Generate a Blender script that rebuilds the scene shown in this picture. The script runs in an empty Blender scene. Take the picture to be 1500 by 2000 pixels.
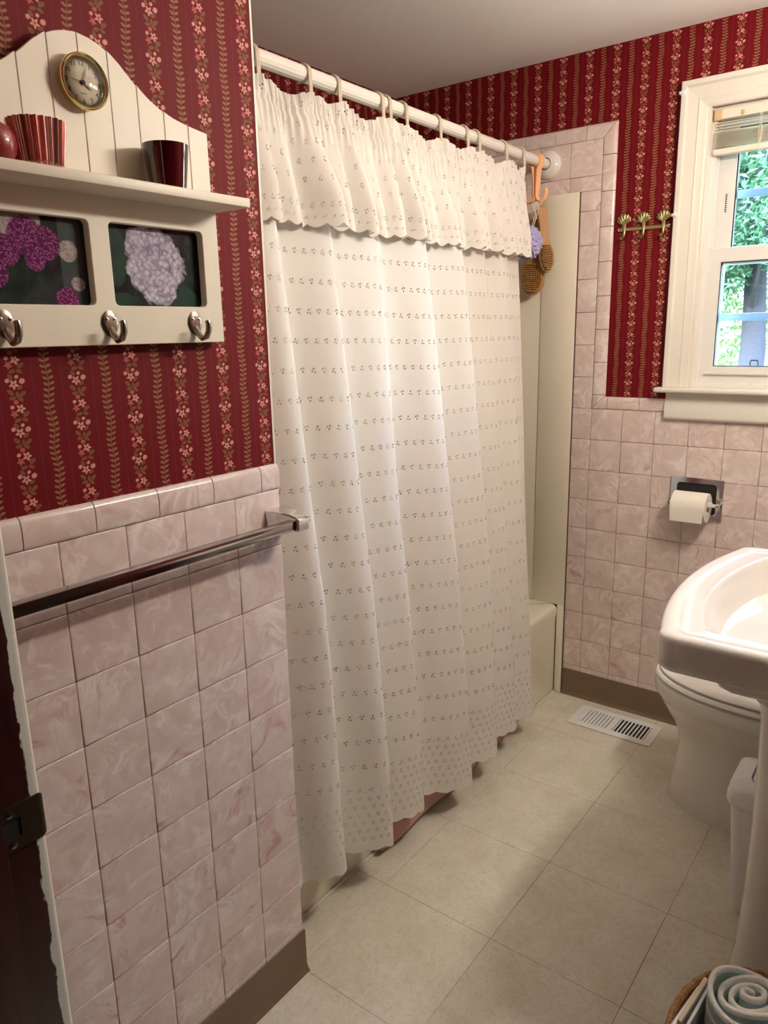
import bpy, bmesh, math, random
from mathutils import Vector, Matrix, noise
random.seed(7)
S = bpy.context.scene
COL = S.collection
PI = math.pi

# ------------------------------------------------------------------ camera
CAM = (0.9936, -0.9799, 1.3763)
YAW, PITCH, ROLL, FPX = -0.6507, -0.2372, -0.0206, 1460.25
fwd = Vector((math.cos(PITCH)*math.sin(YAW), math.cos(PITCH)*math.cos(YAW), math.sin(PITCH)))
r0 = fwd.cross(Vector((0, 0, 1))).normalized(); u0 = r0.cross(fwd)
rr = r0*math.cos(ROLL) + u0*math.sin(ROLL); uu = u0*math.cos(ROLL) - r0*math.sin(ROLL)
cd = bpy.data.cameras.new('camera'); cam = bpy.data.objects.new('camera', cd); COL.objects.link(cam)
cam.matrix_world = Matrix(((rr.x, uu.x, -fwd.x, CAM[0]), (rr.y, uu.y, -fwd.y, CAM[1]), (rr.z, uu.z, -fwd.z, CAM[2]), (0, 0, 0, 1)))
cd.sensor_fit = 'HORIZONTAL'; cd.sensor_width = 36.0; cd.lens = FPX/1500*36.0; cd.clip_start = 0.02; cd.clip_end = 300
S.camera = cam
# ------------------------------------------------------------------ world, sun, exposure
W = bpy.data.worlds.new('sky'); S.world = W; W.use_nodes = True
nt = W.node_tree; nt.nodes.clear()
sk = nt.nodes.new('ShaderNodeTexSky'); sk.sky_type = 'NISHITA'; sk.sun_disc = False
sk.sun_elevation = math.radians(52); sk.sun_rotation = math.radians(200); sk.air_density = 1.0; sk.dust_density = 1.0
bg = nt.nodes.new('ShaderNodeBackground'); bg.inputs['Strength'].default_value = 6.0
wo = nt.nodes.new('ShaderNodeOutputWorld'); nt.links.new(sk.outputs[0], bg.inputs[0]); nt.links.new(bg.outputs[0], wo.inputs[0])
sd = bpy.data.lights.new('sun', 'SUN'); sd.energy = 8.0; sd.angle = 0.009; sd.color = (1, 0.95, 0.86)
sun = bpy.data.objects.new('sun', sd); COL.objects.link(sun); sun.rotation_euler = (math.radians(40), 0, math.radians(-25))
VANITY_STRENGTH = 150.0
VANITY_COLOR = (1.0, 0.93, 0.80)
S.view_settings.view_transform = 'Standard'; S.view_settings.look = 'None'
S.view_settings.exposure = 0.32; S.view_settings.gamma = 1.0; S.view_settings.use_curve_mapping = False

# ------------------------------------------------------------------ node helpers
def srgb(r, g, b):
    f = lambda c: (c/255/12.92) if c/255 <= 0.04045 else ((c/255+0.055)/1.055)**2.4
    return (f(r), f(g), f(b), 1)

class X:
    """a float socket with arithmetic that writes Math nodes"""
    def __init__(s, nt, v): s.nt = nt; s.v = v
    def op(s, o, *a):
        n = s.nt.nodes.new('ShaderNodeMath'); n.operation = o
        for i, q in enumerate((s,)+a):
            if isinstance(q, X): s.nt.links.new(q.v, n.inputs[i])
            else: n.inputs[i].default_value = q
        return X(s.nt, n.outputs[0])
    def __add__(s, o): return s.op('ADD', o)
    __radd__ = __add__
    def __sub__(s, o): return s.op('SUBTRACT', o)
    def __rsub__(s, o): return (s*-1.0)+o
    def __mul__(s, o): return s.op('MULTIPLY', o)
    __rmul__ = __mul__
    def __truediv__(s, o): return s.op('DIVIDE', o)
    def sin(s): return s.op('SINE')
    def cos(s): return s.op('COSINE')
    def abs(s): return s.op('ABSOLUTE')
    def floor(s): return s.op('FLOOR')
    def fract(s): return s.op('FRACT')
    def sqrt(s): return s.op('SQRT')
    def atan2(s, o): return s.op('ARCTAN2', o)
    def min(s, o): return s.op('MINIMUM', o)
    def max(s, o): return s.op('MAXIMUM', o)
    def lt(s, o): return s.op('LESS_THAN', o)
    def gt(s, o): return s.op('GREATER_THAN', o)
    def pow(s, o): return s.op('POWER', o)
    def clamp(s):
        n = s.op('ADD', 0.0); n.v.node.use_clamp = True; return n
    def step(s, soft): return (s*(1.0/soft)+0.5).clamp()

class G:
    """a material's node graph"""
    def __init__(s, name):
        s.m = bpy.data.materials.new(name); s.m.use_nodes = True; s.nt = s.m.node_tree; s.nt.nodes.clear()
        s.out = s.n('ShaderNodeOutputMaterial'); s.p = s.n('ShaderNodeBsdfPrincipled'); s.l(s.p.outputs[0], s.out.inputs[0])
    def n(s, t, **k):
        n = s.nt.nodes.new(t)
        for a, b in k.items(): setattr(n, a, b)
        return n
    def l(s, a, b): s.nt.links.new(a, b)
    def coord(s, kind='Object'):
        return s.n('ShaderNodeTexCoord').outputs[kind]
    def xyz(s, sock):
        q = s.n('ShaderNodeSeparateXYZ'); s.l(sock, q.inputs[0]); return [X(s.nt, o) for o in q.outputs]
    def noise(s, vec, scale, detail=2, rough=0.5, dist=0.0):
        q = s.n('ShaderNodeTexNoise'); q.inputs['Scale'].default_value = scale; q.inputs['Detail'].default_value = detail
        q.inputs['Roughness'].default_value = rough; q.inputs['Distortion'].default_value = dist
        if vec is not None: s.l(vec, q.inputs['Vector'])
        return q
    def mix(s, fac, a, b):
        q = s.n('ShaderNodeMix', data_type='RGBA')
        for v, i in ((fac, q.inputs[0]), (a, q.inputs[6]), (b, q.inputs[7])):
            if isinstance(v, X): s.l(v.v, i)
            elif hasattr(v, 'is_output'): s.l(v, i)
            else: i.default_value = v
        return q.outputs[2]
    def ramp(s, fac, *stops):
        q = s.n('ShaderNodeValToRGB'); e = q.color_ramp.elements
        while len(e) < len(stops): e.new(0.5)
        for el, (pos, c) in zip(e, stops): el.position = pos; el.color = c
        s.l(fac.v if isinstance(fac, X) else fac, q.inputs[0]); return q.outputs[0]
    def base(s, c):
        if hasattr(c, 'is_output'): s.l(c, s.p.inputs['Base Color'])
        else: s.p.inputs['Base Color'].default_value = c
    def set(s, **k):
        for a, b in k.items(): s.p.inputs[a.replace('_', ' ')].default_value = b
    def bump(s, h, strength=0.3, dist=0.002):
        q = s.n('ShaderNodeBump'); q.inputs['Strength'].default_value = strength; q.inputs['Distance'].default_value = dist
        s.l(h.v if isinstance(h, X) else h, q.inputs['Height']); s.l(q.outputs[0], s.p.inputs['Normal'])

def plain(name, c, rough=0.5, metal=0.0, var=0.08, scale=25, bump=0.0, coat=0.0, dist=0.001, spec=0.5):
    g = G(name); co = g.coord()
    q = g.noise(co, scale, 3)
    a = tuple(x*(1-var) for x in c[:3])+(1,); b = tuple(min(1, x*(1+var)) for x in c[:3])+(1,)
    g.base(g.mix(X(g.nt, q.outputs[0]), a, b)); g.set(Roughness=rough, Metallic=metal, Coat_Weight=coat)
    g.p.inputs['Specular IOR Level'].default_value = spec
    if bump: g.bump(g.noise(co, scale*6, 2).outputs[0], bump, dist)
    return g.m

# ------------------------------------------------------------------ materials
M = {}
def m_wallpaper():
    g = G('floral striped wallpaper'); nt = g.nt
    u, v, _ = g.xyz(g.coord('UV'))
    P = 0.0898
    fu = ((u/P).fract()-0.5)*(P*1000)            # mm, 0 on a floral stripe
    vu = ((u/P+0.5).fract()-0.5)*(P*1000)        # mm, 0 on a vine stripe
    H = 64.5
    fv = (v/(H/1000)).fract()*H                   # mm in the floral repeat, upward
    def ell(x0, y0, a, b, ang):
        c, s = math.cos(math.radians(ang)), math.sin(math.radians(ang))
        dx, dy = fu-x0, fv-y0
        p, q = (dx*c+dy*s)*(1/a), (dy*c-dx*s)*(1/b)
        return (1.0-(p*p+q*q).sqrt())
    def flower(x0, y0, R, ph):
        dx, dy = fu-x0, fv-y0
        r = (dx*dx+dy*dy).sqrt(); th = dy.atan2(dx)
        return (((th*5.0+ph).cos()*0.26+0.74)*R-r), r
    leafm = None; pink = None; rose = None; core = None
    mx = lambda a, b: b if a is None else a.max(b)
    Y = lambda px: H-(px-150)/7.2*1.035         # px rows of the drawn repeat, top to bottom
    for x0, y, a, b, ang in ((9.5, 240, 5, 2.6, 35), (7, 292, 4.2, 2.4, -25), (-3, 292, 4.6, 2.4, 15), (-6.5, 340, 4, 2.4, -50), (5, 440, 4, 2.4, 30),
                             (-8.5, 480, 4.8, 2.7, -40), (7.5, 500, 5, 2.7, 35), (-6.5, 534, 4.4, 2.4, 10), (4.2, 545, 4.4, 2.4, -35), (0.5, 500, 3.6, 2.0, 80), (4, 215, 4, 2.2, -40)):
        leafm = mx(leafm, ell(x0, Y(y), a, b, ang))
    leaf_s = leafm.step(0.25)
    for x0, y, R, ph in ((2.8, 185, 6.6, 0.4), (-2.6, 410, 6.8, 1.6)):
        f, r = flower(x0, Y(y), R, ph); pink = mx(pink, f.step(0.5)); core = mx(core, (1.5-r).step(0.6))
    for x0, y, R in ((-8.5, 168, 2.9), (2.2, 340, 2.7), (-11, 372, 3.2), (9, 382, 4.0)):
        pink = mx(pink, ell(x0, Y(y), R, R*0.85, 30).step(0.4))
    f, r = flower(-6.8, Y(232), 5.6, 2.2); rose = f.step(0.5)
    rose = mx(rose, ell(-2.5, Y(572), 3.4, 3.0, 0).step(0.4))
    # vine stripe
    sway = (v*(2*PI/0.062)).sin()*1.6
    x = vu-sway
    D = 8.0
    lv = ((v*(1000/D)).fract()-0.5)*D
    lv2 = ((v*(1000/D)+0.12).fract()-0.5)*D
    vn = None
    for lvv, sg in ((lv, 1.0), (lv2, -1.0)):
        dx = x*sg-4.3; dy = lvv
        p = (dx*0.90+dy*0.42)*(1/4.0); q = (dy*0.90-dx*0.42)*(1/1.8)
        vn = mx(vn, (1.0-(p*p+q*q).sqrt()).step(0.25))
    vn = vn.max((0.5-x.abs()).step(0.5))
    # fine ruled lines
    ln = ((vu.abs()-21.0).abs()*-1.0+0.55).step(0.4)
    n1 = g.noise(g.coord('UV'), 900, 2)
    grain = X(nt, n1.outputs[0])
    red = g.mix(grain, srgb(92, 0, 10), srgb(110, 2, 15))
    c = g.mix(ln*0.35, red, srgb(96, 70, 60))
    c = g.mix(vn, c, g.mix(grain, srgb(126, 92, 60), srgb(150, 112, 78)))
    vein = ell(0, 0, 1, 1, 0)
    c = g.mix(leaf_s, c, g.mix((leafm*1.0).step(0.9), srgb(150, 102, 72), srgb(112, 78, 46)))
    c = g.mix(rose, c, g.mix(grain, srgb(160, 76, 74), srgb(186, 100, 92)))
    c = g.mix(pink, c, g.mix(grain, srgb(190, 128, 116), srgb(216, 158, 142)))
    c = g.mix(core, c, srgb(126, 56, 42))
    g.base(c); g.set(Roughness=0.62); g.p.inputs['Specular IOR Level'].default_value = 0.18
    return g.m
M['paper'] = m_wallpaper()

def m_tile():
    g = G('pink swirled marble tile'); nt = g.nt
    oi = g.n('ShaderNodeObjectInfo'); ob = g.coord('Object')
    cb = g.n('ShaderNodeCombineXYZ')
    r = X(nt, oi.outputs['Random'])
    for i, k in enumerate((37.0, 91.0, 53.0)): g.l((r*k).v, cb.inputs[i])
    ad = g.n('ShaderNodeVectorMath', operation='ADD'); g.l(ob, ad.inputs[0]); g.l(cb.outputs[0], ad.inputs[1])
    n0 = g.noise(ad.outputs[0], 9, 2, 0.5)
    sc = g.n('ShaderNodeVectorMath', operation='SCALE'); g.l(n0.outputs['Color'], sc.inputs[0]); sc.inputs['Scale'].default_value = 0.14
    a2 = g.n('ShaderNodeVectorMath', operation='ADD'); g.l(ad.outputs[0], a2.inputs[0]); g.l(sc.outputs[0], a2.inputs[1])
    v = a2.outputs[0]
    n1 = X(nt, g.noise(v, 16, 6, 0.66, 0.8).outputs[0]); n2 = X(nt, g.noise(v, 8, 5, 0.66, 1.4).outputs[0])
    n3 = X(nt, g.noise(v, 11, 4, 0.66, 1.6).outputs[0]); n4 = X(nt, g.noise(ad.outputs[0], 14, 2).outputs[0])
    c = g.ramp(n1, (0.25, srgb(204, 182, 174)), (0.5, srgb(218, 201, 193)), (0.75, srgb(229, 216, 208)))
    vein = (1.0-(n2-0.5).abs()*16.0).clamp()*((n4-0.47)*7.0).clamp()
    c = g.mix(vein*0.7, c, srgb(243, 235, 226))
    wht = ((n3-0.575)*9.0).clamp(); c = g.mix(wht*0.8, c, srgb(240, 230, 221))
    red = ((n2-0.57)*11.0).clamp()*((n1-0.43)*6.0).clamp(); c = g.mix(red*0.65, c, srgb(176, 104, 100))
    tone = r*0.5
    c = g.mix(tone*0.35, c, srgb(212, 180, 172))
    g.base(c); g.set(Roughness=0.16); g.p.inputs['Specular IOR Level'].default_value = 0.45
    g.bump(n1, 0.05, 0.001)
    return g.m
M['tile'] = m_tile()

def m_floor():
    g = G('beige mottled vinyl'); nt = g.nt
    co = g.n('ShaderNodeNewGeometry').outputs['Position']
    n1 = X(nt, g.noise(co, 7, 5, 0.65, 0.3).outputs[0]); n2 = X(nt, g.noise(co, 60, 4, 0.7, 0.8).outputs[0]); n3 = X(nt, g.noise(co, 28, 6, 0.75, 1.5).outputs[0])
    c = g.ramp(n1, (0.3, srgb(208, 202, 182)), (0.5, srgb(218, 213, 196)), (0.7, srgb(226, 222, 208)))
    c = g.mix(((n2-0.52)*5.0).clamp()*0.35, c, srgb(176, 166, 142))
    c = g.mix((1.0-(n3-0.5).abs()*40.0).clamp()*0.4, c, srgb(168, 157, 134))
    c = g.mix(((n3-0.56)*6.0).clamp()*0.3, c, srgb(216, 210, 190))
    g.base(c); g.set(Roughness=0.36); g.p.inputs['Specular IOR Level'].default_value = 0.4
    g.bump(n2, 0.12, 0.0008)
    return g.m
M['floor'] = m_floor()
M['seam'] = plain('vinyl seam', srgb(196, 186, 160), 0.5)
M['grout'] = plain('grey pink grout', srgb(128, 100, 92), 0.9)
M['ceil'] = plain('white ceiling paint', srgb(246, 245, 242), 0.9, var=0.02, bump=0.15, scale=40)
M['wallpaint'] = plain('darkened hall paint', srgb(120, 108, 96), 0.85)  # unseen hall, darkened to cut its bounce light on the sink
M['vbase'] = plain('taupe vinyl cove base', srgb(112, 92, 70), 0.42, var=0.05)
M['trim'] = plain('white painted wood trim', srgb(226, 221, 207), 0.38, var=0.03)
M['shelfwhite'] = plain('cream painted shelf wood', srgb(226, 219, 200), 0.45, var=0.03)
M['vinylwin'] = plain('white vinyl window frame', srgb(226, 224, 217), 0.35, var=0.02)
M['enamel'] = plain('almond tub enamel', srgb(236, 230, 208), 0.2, var=0.02, coat=0.2)
M['surround'] = plain('almond surround panel', srgb(234, 227, 206), 0.35, var=0.02)
M['china'] = plain('white vitreous china', srgb(226, 222, 214), 0.08, var=0.015, coat=0.3)
M['seat'] = plain('white toilet seat plastic', srgb(236, 234, 228), 0.22, var=0.01)
M['chrome'] = plain('polished chrome', (0.72, 0.72, 0.73, 1), 0.08, 1.0, var=0.02)
M['chromedark'] = plain('chrome darkened for reflection', (0.45, 0.44, 0.44, 1), 0.14, 1.0, var=0.05)  # towel bar's dark reflection is put into this base colour
M['nickel'] = plain('antiqued nickel', (0.33, 0.29, 0.24, 1), 0.28, 1.0, var=0.15, scale=60)
M['brass'] = plain('old brass', (0.44, 0.36, 0.18, 1), 0.34, 1.0, var=0.15, scale=90)
M['gold'] = plain('bright gold', (0.80, 0.66, 0.34, 1), 0.16, 1.0, var=0.04)
M['rod'] = plain('white fluted rod enamel', srgb(232, 229, 218), 0.28, var=0.02)
M['hook'] = plain('cream plastic hook', srgb(226, 214, 190), 0.35, var=0.03)
M['peach'] = plain('peach plastic', srgb(246, 186, 138), 0.4, var=0.03)
M['black'] = plain('black gasket', srgb(14, 14, 16), 0.5)
M['dark'] = plain('dark recess', srgb(26, 24, 24), 0.7)  # painted shade for recess, hole and duct; also the dark wire latch
M['paperroll'] = plain('white tissue paper', srgb(240, 235, 222), 0.95, var=0.03, bump=0.4, scale=120)
M['whiteplastic'] = plain('white plastic', srgb(232, 232, 232), 0.38, var=0.02)
M['cardboard'] = plain('white spindle plastic', srgb(225, 218, 205), 0.5)
M['pinkmat'] = plain('dusty rose terry', srgb(220, 170, 164), 0.95, var=0.14, scale=160, bump=0.8, dist=0.003)
M['pinkhem'] = plain('dusty rose hem', srgb(226, 180, 174), 0.9, var=0.08, scale=90)
M['lav'] = plain('lavender mesh', srgb(184, 178, 216), 0.7, var=0.2, scale=120)
M['bristle'] = plain('tan bristle', srgb(196, 158, 88), 0.7, var=0.25, scale=200)
M['cord'] = plain('white cord', srgb(232, 222, 200), 0.8)
M['blind'] = plain('ivory blind slat', srgb(236, 228, 210), 0.45, var=0.03)
M['blindcap'] = plain('tan bracket plastic', srgb(206, 178, 132), 0.45)
M['mag1'] = plain('glossy magazine paper', srgb(214, 216, 222), 0.4, var=0.15, scale=50)
M['mag2'] = plain('tan catalogue paper', srgb(196, 180, 160), 0.5, var=0.15, scale=50)
M['bronze'] = plain('dark bronze strike', (0.10, 0.075, 0.05, 1), 0.4, 0.9, var=0.3, scale=120)
M['clip'] = plain('clear white bracket', srgb(235, 235, 236), 0.3)
M['storm'] = plain('grey aluminium with skylight tint', srgb(150, 172, 196), 0.45, 0.2)  # bluish skylight on the frame is put into its base colour
M['siding'] = plain('exterior siding', srgb(200, 200, 196), 0.8)
M['clockface'] = plain('cream clock paper', srgb(206, 198, 172), 0.6, var=0.02)
M['ink'] = plain('black ink', srgb(30, 24, 22), 0.6)
M['hand'] = plain('dark clock hand', srgb(70, 36, 30), 0.4, 0.3)

def m_wood(name, a, b, rough, axis=2, scale=9):
    g = G(name); x, y, z = g.xyz(g.coord())
    cb = g.n('ShaderNodeCombineXYZ')
    s = [1.0, 1.0, 1.0]; s[axis] = 0.06
    for i, q in enumerate((x, y, z)): g.l((q*s[i]).v, cb.inputs[i])
    n = X(g.nt, g.noise(cb.outputs[0], scale*9, 5, 0.6, 1.2).outputs[0])
    g.base(g.ramp(n, (0.3, a), (0.7, b))); g.set(Roughness=rough); g.bump(n, 0.1, 0.0006); return g
M['brushwood'] = m_wood('beech brush wood', srgb(150, 106, 58), srgb(190, 142, 88), 0.5).m
def m_jamb():
    g = m_wood('dark mahogany jamb with white paint smears', srgb(34, 6, 4), srgb(52, 12, 7), 0.35)
    lk = g.p.inputs['Base Color'].links[0].from_socket
    x, y, z = g.xyz(g.coord())
    cb = g.n('ShaderNodeCombineXYZ'); g.l((z*0.35).v, cb.inputs[2]); g.l(y.v, cb.inputs[1])
    n = X(g.nt, g.noise(cb.outputs[0], 70, 4, 0.7).outputs[0])
    edge = (y+0.6955)+(n-0.5)*0.014
    g.base(g.mix(edge.step(0.0012), lk, srgb(206, 204, 196))); return g.m
M['jamb'] = m_jamb()
M['jamb_plain'] = m_wood('dark mahogany door', srgb(40, 9, 5), srgb(66, 18, 9), 0.3).m
M['stop'] = m_wood('mahogany door stop', srgb(34, 8, 4), srgb(58, 18, 8), 0.35).m

def cloth_common(g, holes, raised, col):
    nt = g.nt
    n = X(nt, g.noise(g.coord('UV'), 1400, 2).outputs[0])
    g.base(g.mix(raised, g.mix(n, tuple(0.94*c for c in col[:3])+(1,), col), tuple(min(1, 1.05*c) for c in col[:3])+(1,)))
    g.set(Roughness=0.85); g.p.inputs['Specular IOR Level'].default_value = 0.15
    g.bump(raised*1.0+n*0.08, 0.6, 0.0012)
    tl = g.n('ShaderNodeBsdfTranslucent'); tl.inputs[0].default_value = col
    mx = g.n('ShaderNodeMixShader'); mx.inputs[0].default_value = 0.13
    g.l(g.p.outputs[0], mx.inputs[1]); g.l(tl.outputs[0], mx.inputs[2])
    tr = g.n('ShaderNodeBsdfTransparent'); m2 = g.n('ShaderNodeMixShader')
    g.l(holes.v, m2.inputs[0]); g.l(mx.outputs[0], m2.inputs[1]); g.l(tr.outputs[0], m2.inputs[2]); g.l(m2.outputs[0], g.out.inputs[0])
    return g.m
def motif(u, v, cu, cv, s):
    """three eyelets round a stitched sprig inside a cu x cv lattice (metres)"""
    row = (v/cv).floor()
    uo = (u/cu+(row*0.37).fract())
    flip = ((uo.floor()*0.5).fract()-0.25)*4.0
    du = (uo.fract()-0.5)*(cu*1000/s); dv = ((v/cv).fract()-0.5)*(cv*1000/s)*flip
    def d(x, y): return ((du-x)*(du-x)+(dv-y)*(dv-y)).sqrt()
    hole = (1.45-d(-3.2, 2.0)).max(1.45-d(1.6, 3.4)).max(1.6-d(-0.6, -2.6)).step(0.35)
    petals = None
    for x, y, a in ((4.6, 0.4, 0.3), (2.9, -2.6, -0.7), (-1.0, 0.9, 1.2), (3.4, -4.6, -1.1), (-4.8, -1.2, 0.1)):
        c, s_ = math.cos(a), math.sin(a); p = ((du-x)*c+(dv-y)*s_)*(1/2.6); q = ((dv-y)*c-(du-x)*s_)*(1/1.0)
        e = (1.0-(p*p+q*q).sqrt()).step(0.3); petals = e if petals is None else petals.max(e)
    ring = (2.0-d(-3.2, 2.0)).max(2.0-d(1.6, 3.4)).max(2.1-d(-0.6, -2.6)).step(0.4)
    return hole, petals.max(ring)
CLOTH = srgb(236, 232, 222)
def m_curtain():
    g = G('white eyelet cotton'); u, v, _ = g.xyz(g.coord('UV'))     # v measured up from the hem
    h1, r1 = motif(u, v, 0.0265, 0.0645, 1.3)
    h2, r2 = motif(u*1.0+0.004, v, 0.0235, 0.0215, 1.12)
    up = (v-0.158).gt(0.0)
    lo = (1.0-up)*(v-0.016).gt(0.0)
    holes = h1*up+h2*lo; raised = r1*up+r2*lo
    edge = (0.006-v).step(0.002)
    return cloth_common(g, holes, raised.max(edge*0.6), CLOTH)
M['curtain'] = m_curtain()
def m_valance():
    g = G('white eyelet valance cotton'); u, v, _ = g.xyz(g.coord('UV'))
    h1, r1 = motif(u, v, 0.042, 0.038, 1.3); h2, r2 = motif(u, v, 0.026, 0.027, 1.25)
    up = (v-0.062).gt(0.0); lo = (1.0-up)*(v-0.012).gt(0.0)
    gath = (u*900.0).sin()*((v-0.19)*12.0).clamp()
    return cloth_common(g, h1*up+h2*lo, (r1*up+r2*lo)+gath*0.5, CLOTH)
M['valance'] = m_valance()

def m_glass(name, c=(1, 1, 1, 1), ior=1.45):
    g = G(name); tr = g.n('ShaderNodeBsdfTransparent'); tr.inputs[0].default_value = c
    gl = g.n('ShaderNodeBsdfGlossy'); gl.inputs['Roughness'].default_value = 0.02
    fr = g.n('ShaderNodeFresnel'); fr.inputs[0].default_value = ior
    q = g.n('ShaderNodeTexNoise'); q.inputs['Scale'].default_value = 3
    mx = g.n('ShaderNodeMixShader'); g.l(fr.outputs[0], mx.inputs[0]); g.l(tr.outputs[0], mx.inputs[1]); g.l(gl.outputs[0], mx.inputs[2]); g.l(mx.outputs[0], g.out.inputs[0])
    return g.m
M['pane'] = m_glass('window glass', (0.93, 0.97, 0.98, 1)); M['coverglass'] = m_glass('cover glass', (0.96, 0.96, 0.95, 1)); M['picglass'] = m_glass('picture glass', (0.97, 0.97, 0.97, 1), 1.16)
def m_redglass(name, c, metal, rough):
    g = G(name); n = X(g.nt, g.noise(g.coord(), 30, 2).outputs[0])
    g.base(g.mix(n, tuple(0.8*q for q in c[:3])+(1,), c)); g.set(Metallic=metal, Roughness=rough, Coat_Weight=0.8); return g.m
M['redglass'] = m_redglass('dark ruby glass', srgb(58, 4, 10), 0.0, 0.06)
M['mercury'] = m_redglass('rose mercury glass', srgb(222, 150, 140), 0.8, 0.18)
M['redwax'] = m_redglass('red wax', srgb(140, 12, 20), 0.0, 0.4)

def m_photo(kind):
    g = G('hydrangea print '+kind); nt = g.nt; uv = g.coord('UV'); u, v, _ = g.xyz(uv)       # metres, centred
    n1 = X(nt, g.noise(uv, 40, 4).outputs[0]); n2 = X(nt, g.noise(uv, 18, 3, 0.5, 1.0).outputs[0])
    vo = g.n('ShaderNodeTexVoronoi'); vo.inputs['Scale'].default_value = 150 if kind == 'white' else 330; g.l(uv, vo.inputs['Vector'])
    cell = X(nt, vo.outputs['Distance'])
    hue = g.n('ShaderNodeSeparateColor'); g.l(vo.outputs['Color'], hue.inputs[0]); rnd = X(nt, hue.outputs[0])
    def blob(x, y, r, wob=0.5): return (1.0-(((u-x)*(u-x)+(v-y)*(v-y)).sqrt()*(1/r)+(n1-0.5)*wob)).step(0.12)
    bgc = g.ramp(n2, (0.35, srgb(10, 8, 16)), (0.5, srgb(26, 40, 36)), (0.62, srgb(48, 62, 56)), (0.75, srgb(40, 18, 40)))
    leaf = None
    if kind == 'white':
        for x, y, a, b, ang in ((0.03, -0.055, 0.026, 0.014, 0.5), (0.064, -0.05, 0.030, 0.017, -0.9), (-0.066, -0.052, 0.026, 0.014, 0.2), (-0.07, 0.02, 0.02, 0.05, 0.1)):
            c, s = math.cos(ang), math.sin(ang); p = ((u-x)*c+(v-y)*s)*(1/a); q = ((v-y)*c-(u-x)*s)*(1/b)
            e = (1.0-(p*p+q*q).sqrt()).step(0.06); leaf = e if leaf is None else leaf.max(e)
        c = g.mix(leaf, bgc, g.mix(n1, srgb(22, 48, 42), srgb(50, 84, 66)))
        fl = blob(0.002, 0.004, 0.050, 0.9).max(blob(0.012, -0.03, 0.026, 0.8)).max(blob(-0.02, 0.03, 0.028, 0.8))
        petal = g.mix((cell*1.5).clamp(), srgb(238, 236, 240), g.mix(rnd, srgb(128, 124, 158), srgb(196, 190, 208)))
        c = g.mix(fl, c, petal)
    else:
        fl = None
        for x, y, r in ((-0.03, 0.01, 0.02), (0.0, 0.03, 0.024), (0.025, 0.022, 0.022), (0.05, -0.05, 0.017), (-0.045, -0.02, 0.016), (-0.06, -0.05, 0.014), (0.01, 0.0, 0.014)):
            e = blob(x, y, r, 0.3); fl = e if fl is None else fl.max(e)
        wh = blob(-0.02, 0.05, 0.022, 0.6).max(blob(0.005, 0.053, 0.018, 0.6)).max(blob(0.058, 0.015, 0.014, 0.6)).max(blob(0.068, -0.028, 0.01, 0.6)).max(blob(-0.055, 0.04, 0.014, 0.6))
        side = ((u-0.046).step(0.002))*0.6
        c = g.mix(side, bgc, g.mix(n1, srgb(64, 78, 80), srgb(104, 116, 116)))
        c = g.mix(wh, c, g.mix(rnd, srgb(150, 140, 140), srgb(200, 186, 182)))
        c = g.mix(fl, c, g.mix((cell*1.8).clamp(), srgb(206, 120, 178), g.mix(rnd, srgb(70, 10, 62), srgb(122, 30, 100))))
    g.base(c); g.set(Roughness=0.5); g.p.inputs['Specular IOR Level'].default_value = 0.1; return g.m
M['photo_white'] = m_photo('white'); M['photo_pink'] = m_photo('pink')

def m_towel():
    g = G('teal striped terry'); u, v, _ = g.xyz(g.coord('UV')); nt = g.nt
    n = X(nt, g.noise(g.coord('UV'), 500, 2).outputs[0])
    f = (u/0.026).fract()
    st = (f-0.5).abs()
    c = g.mix((0.30-st).step(0.06), srgb(214, 210, 200), srgb(112, 162, 168))
    c = g.mix((0.12-st).step(0.05), c, srgb(150, 168, 150))
    c = g.mix(n*0.35, c, srgb(236, 236, 232))
    g.base(c); g.set(Roughness=0.95); g.bump(n, 0.8, 0.003); return g.m
M['towel'] = m_towel()
M['wicker'] = m_wood('brown wicker', srgb(120, 78, 40), srgb(182, 136, 84), 0.6, 0, 30).m

def m_leaf(name, a, b):
    g = G(name); n = X(g.nt, g.noise(g.coord(), 1.5, 3).outputs[0]); c = g.mix(n, a, b)
    g.base(c); g.set(Roughness=0.55)
    tl = g.n('ShaderNodeBsdfTranslucent'); g.l(c, tl.inputs[0]); mx = g.n('ShaderNodeMixShader'); mx.inputs[0].default_value = 0.35
    g.l(g.p.outputs[0], mx.inputs[1]); g.l(tl.outputs[0], mx.inputs[2]); g.l(mx.outputs[0], g.out.inputs[0]); return g.m
M['leafA'] = m_leaf('bright green leaves', srgb(70, 112, 52), srgb(120, 156, 76))
M['leafB'] = m_leaf('blue green leaves', srgb(44, 84, 58), srgb(80, 126, 88))
M['lawn'] = plain('sunlit lawn', srgb(46, 66, 34), 0.9, var=0.25, scale=3)
M['bark'] = plain('grey bark', srgb(52, 52, 60), 0.9, var=0.2)

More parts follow.
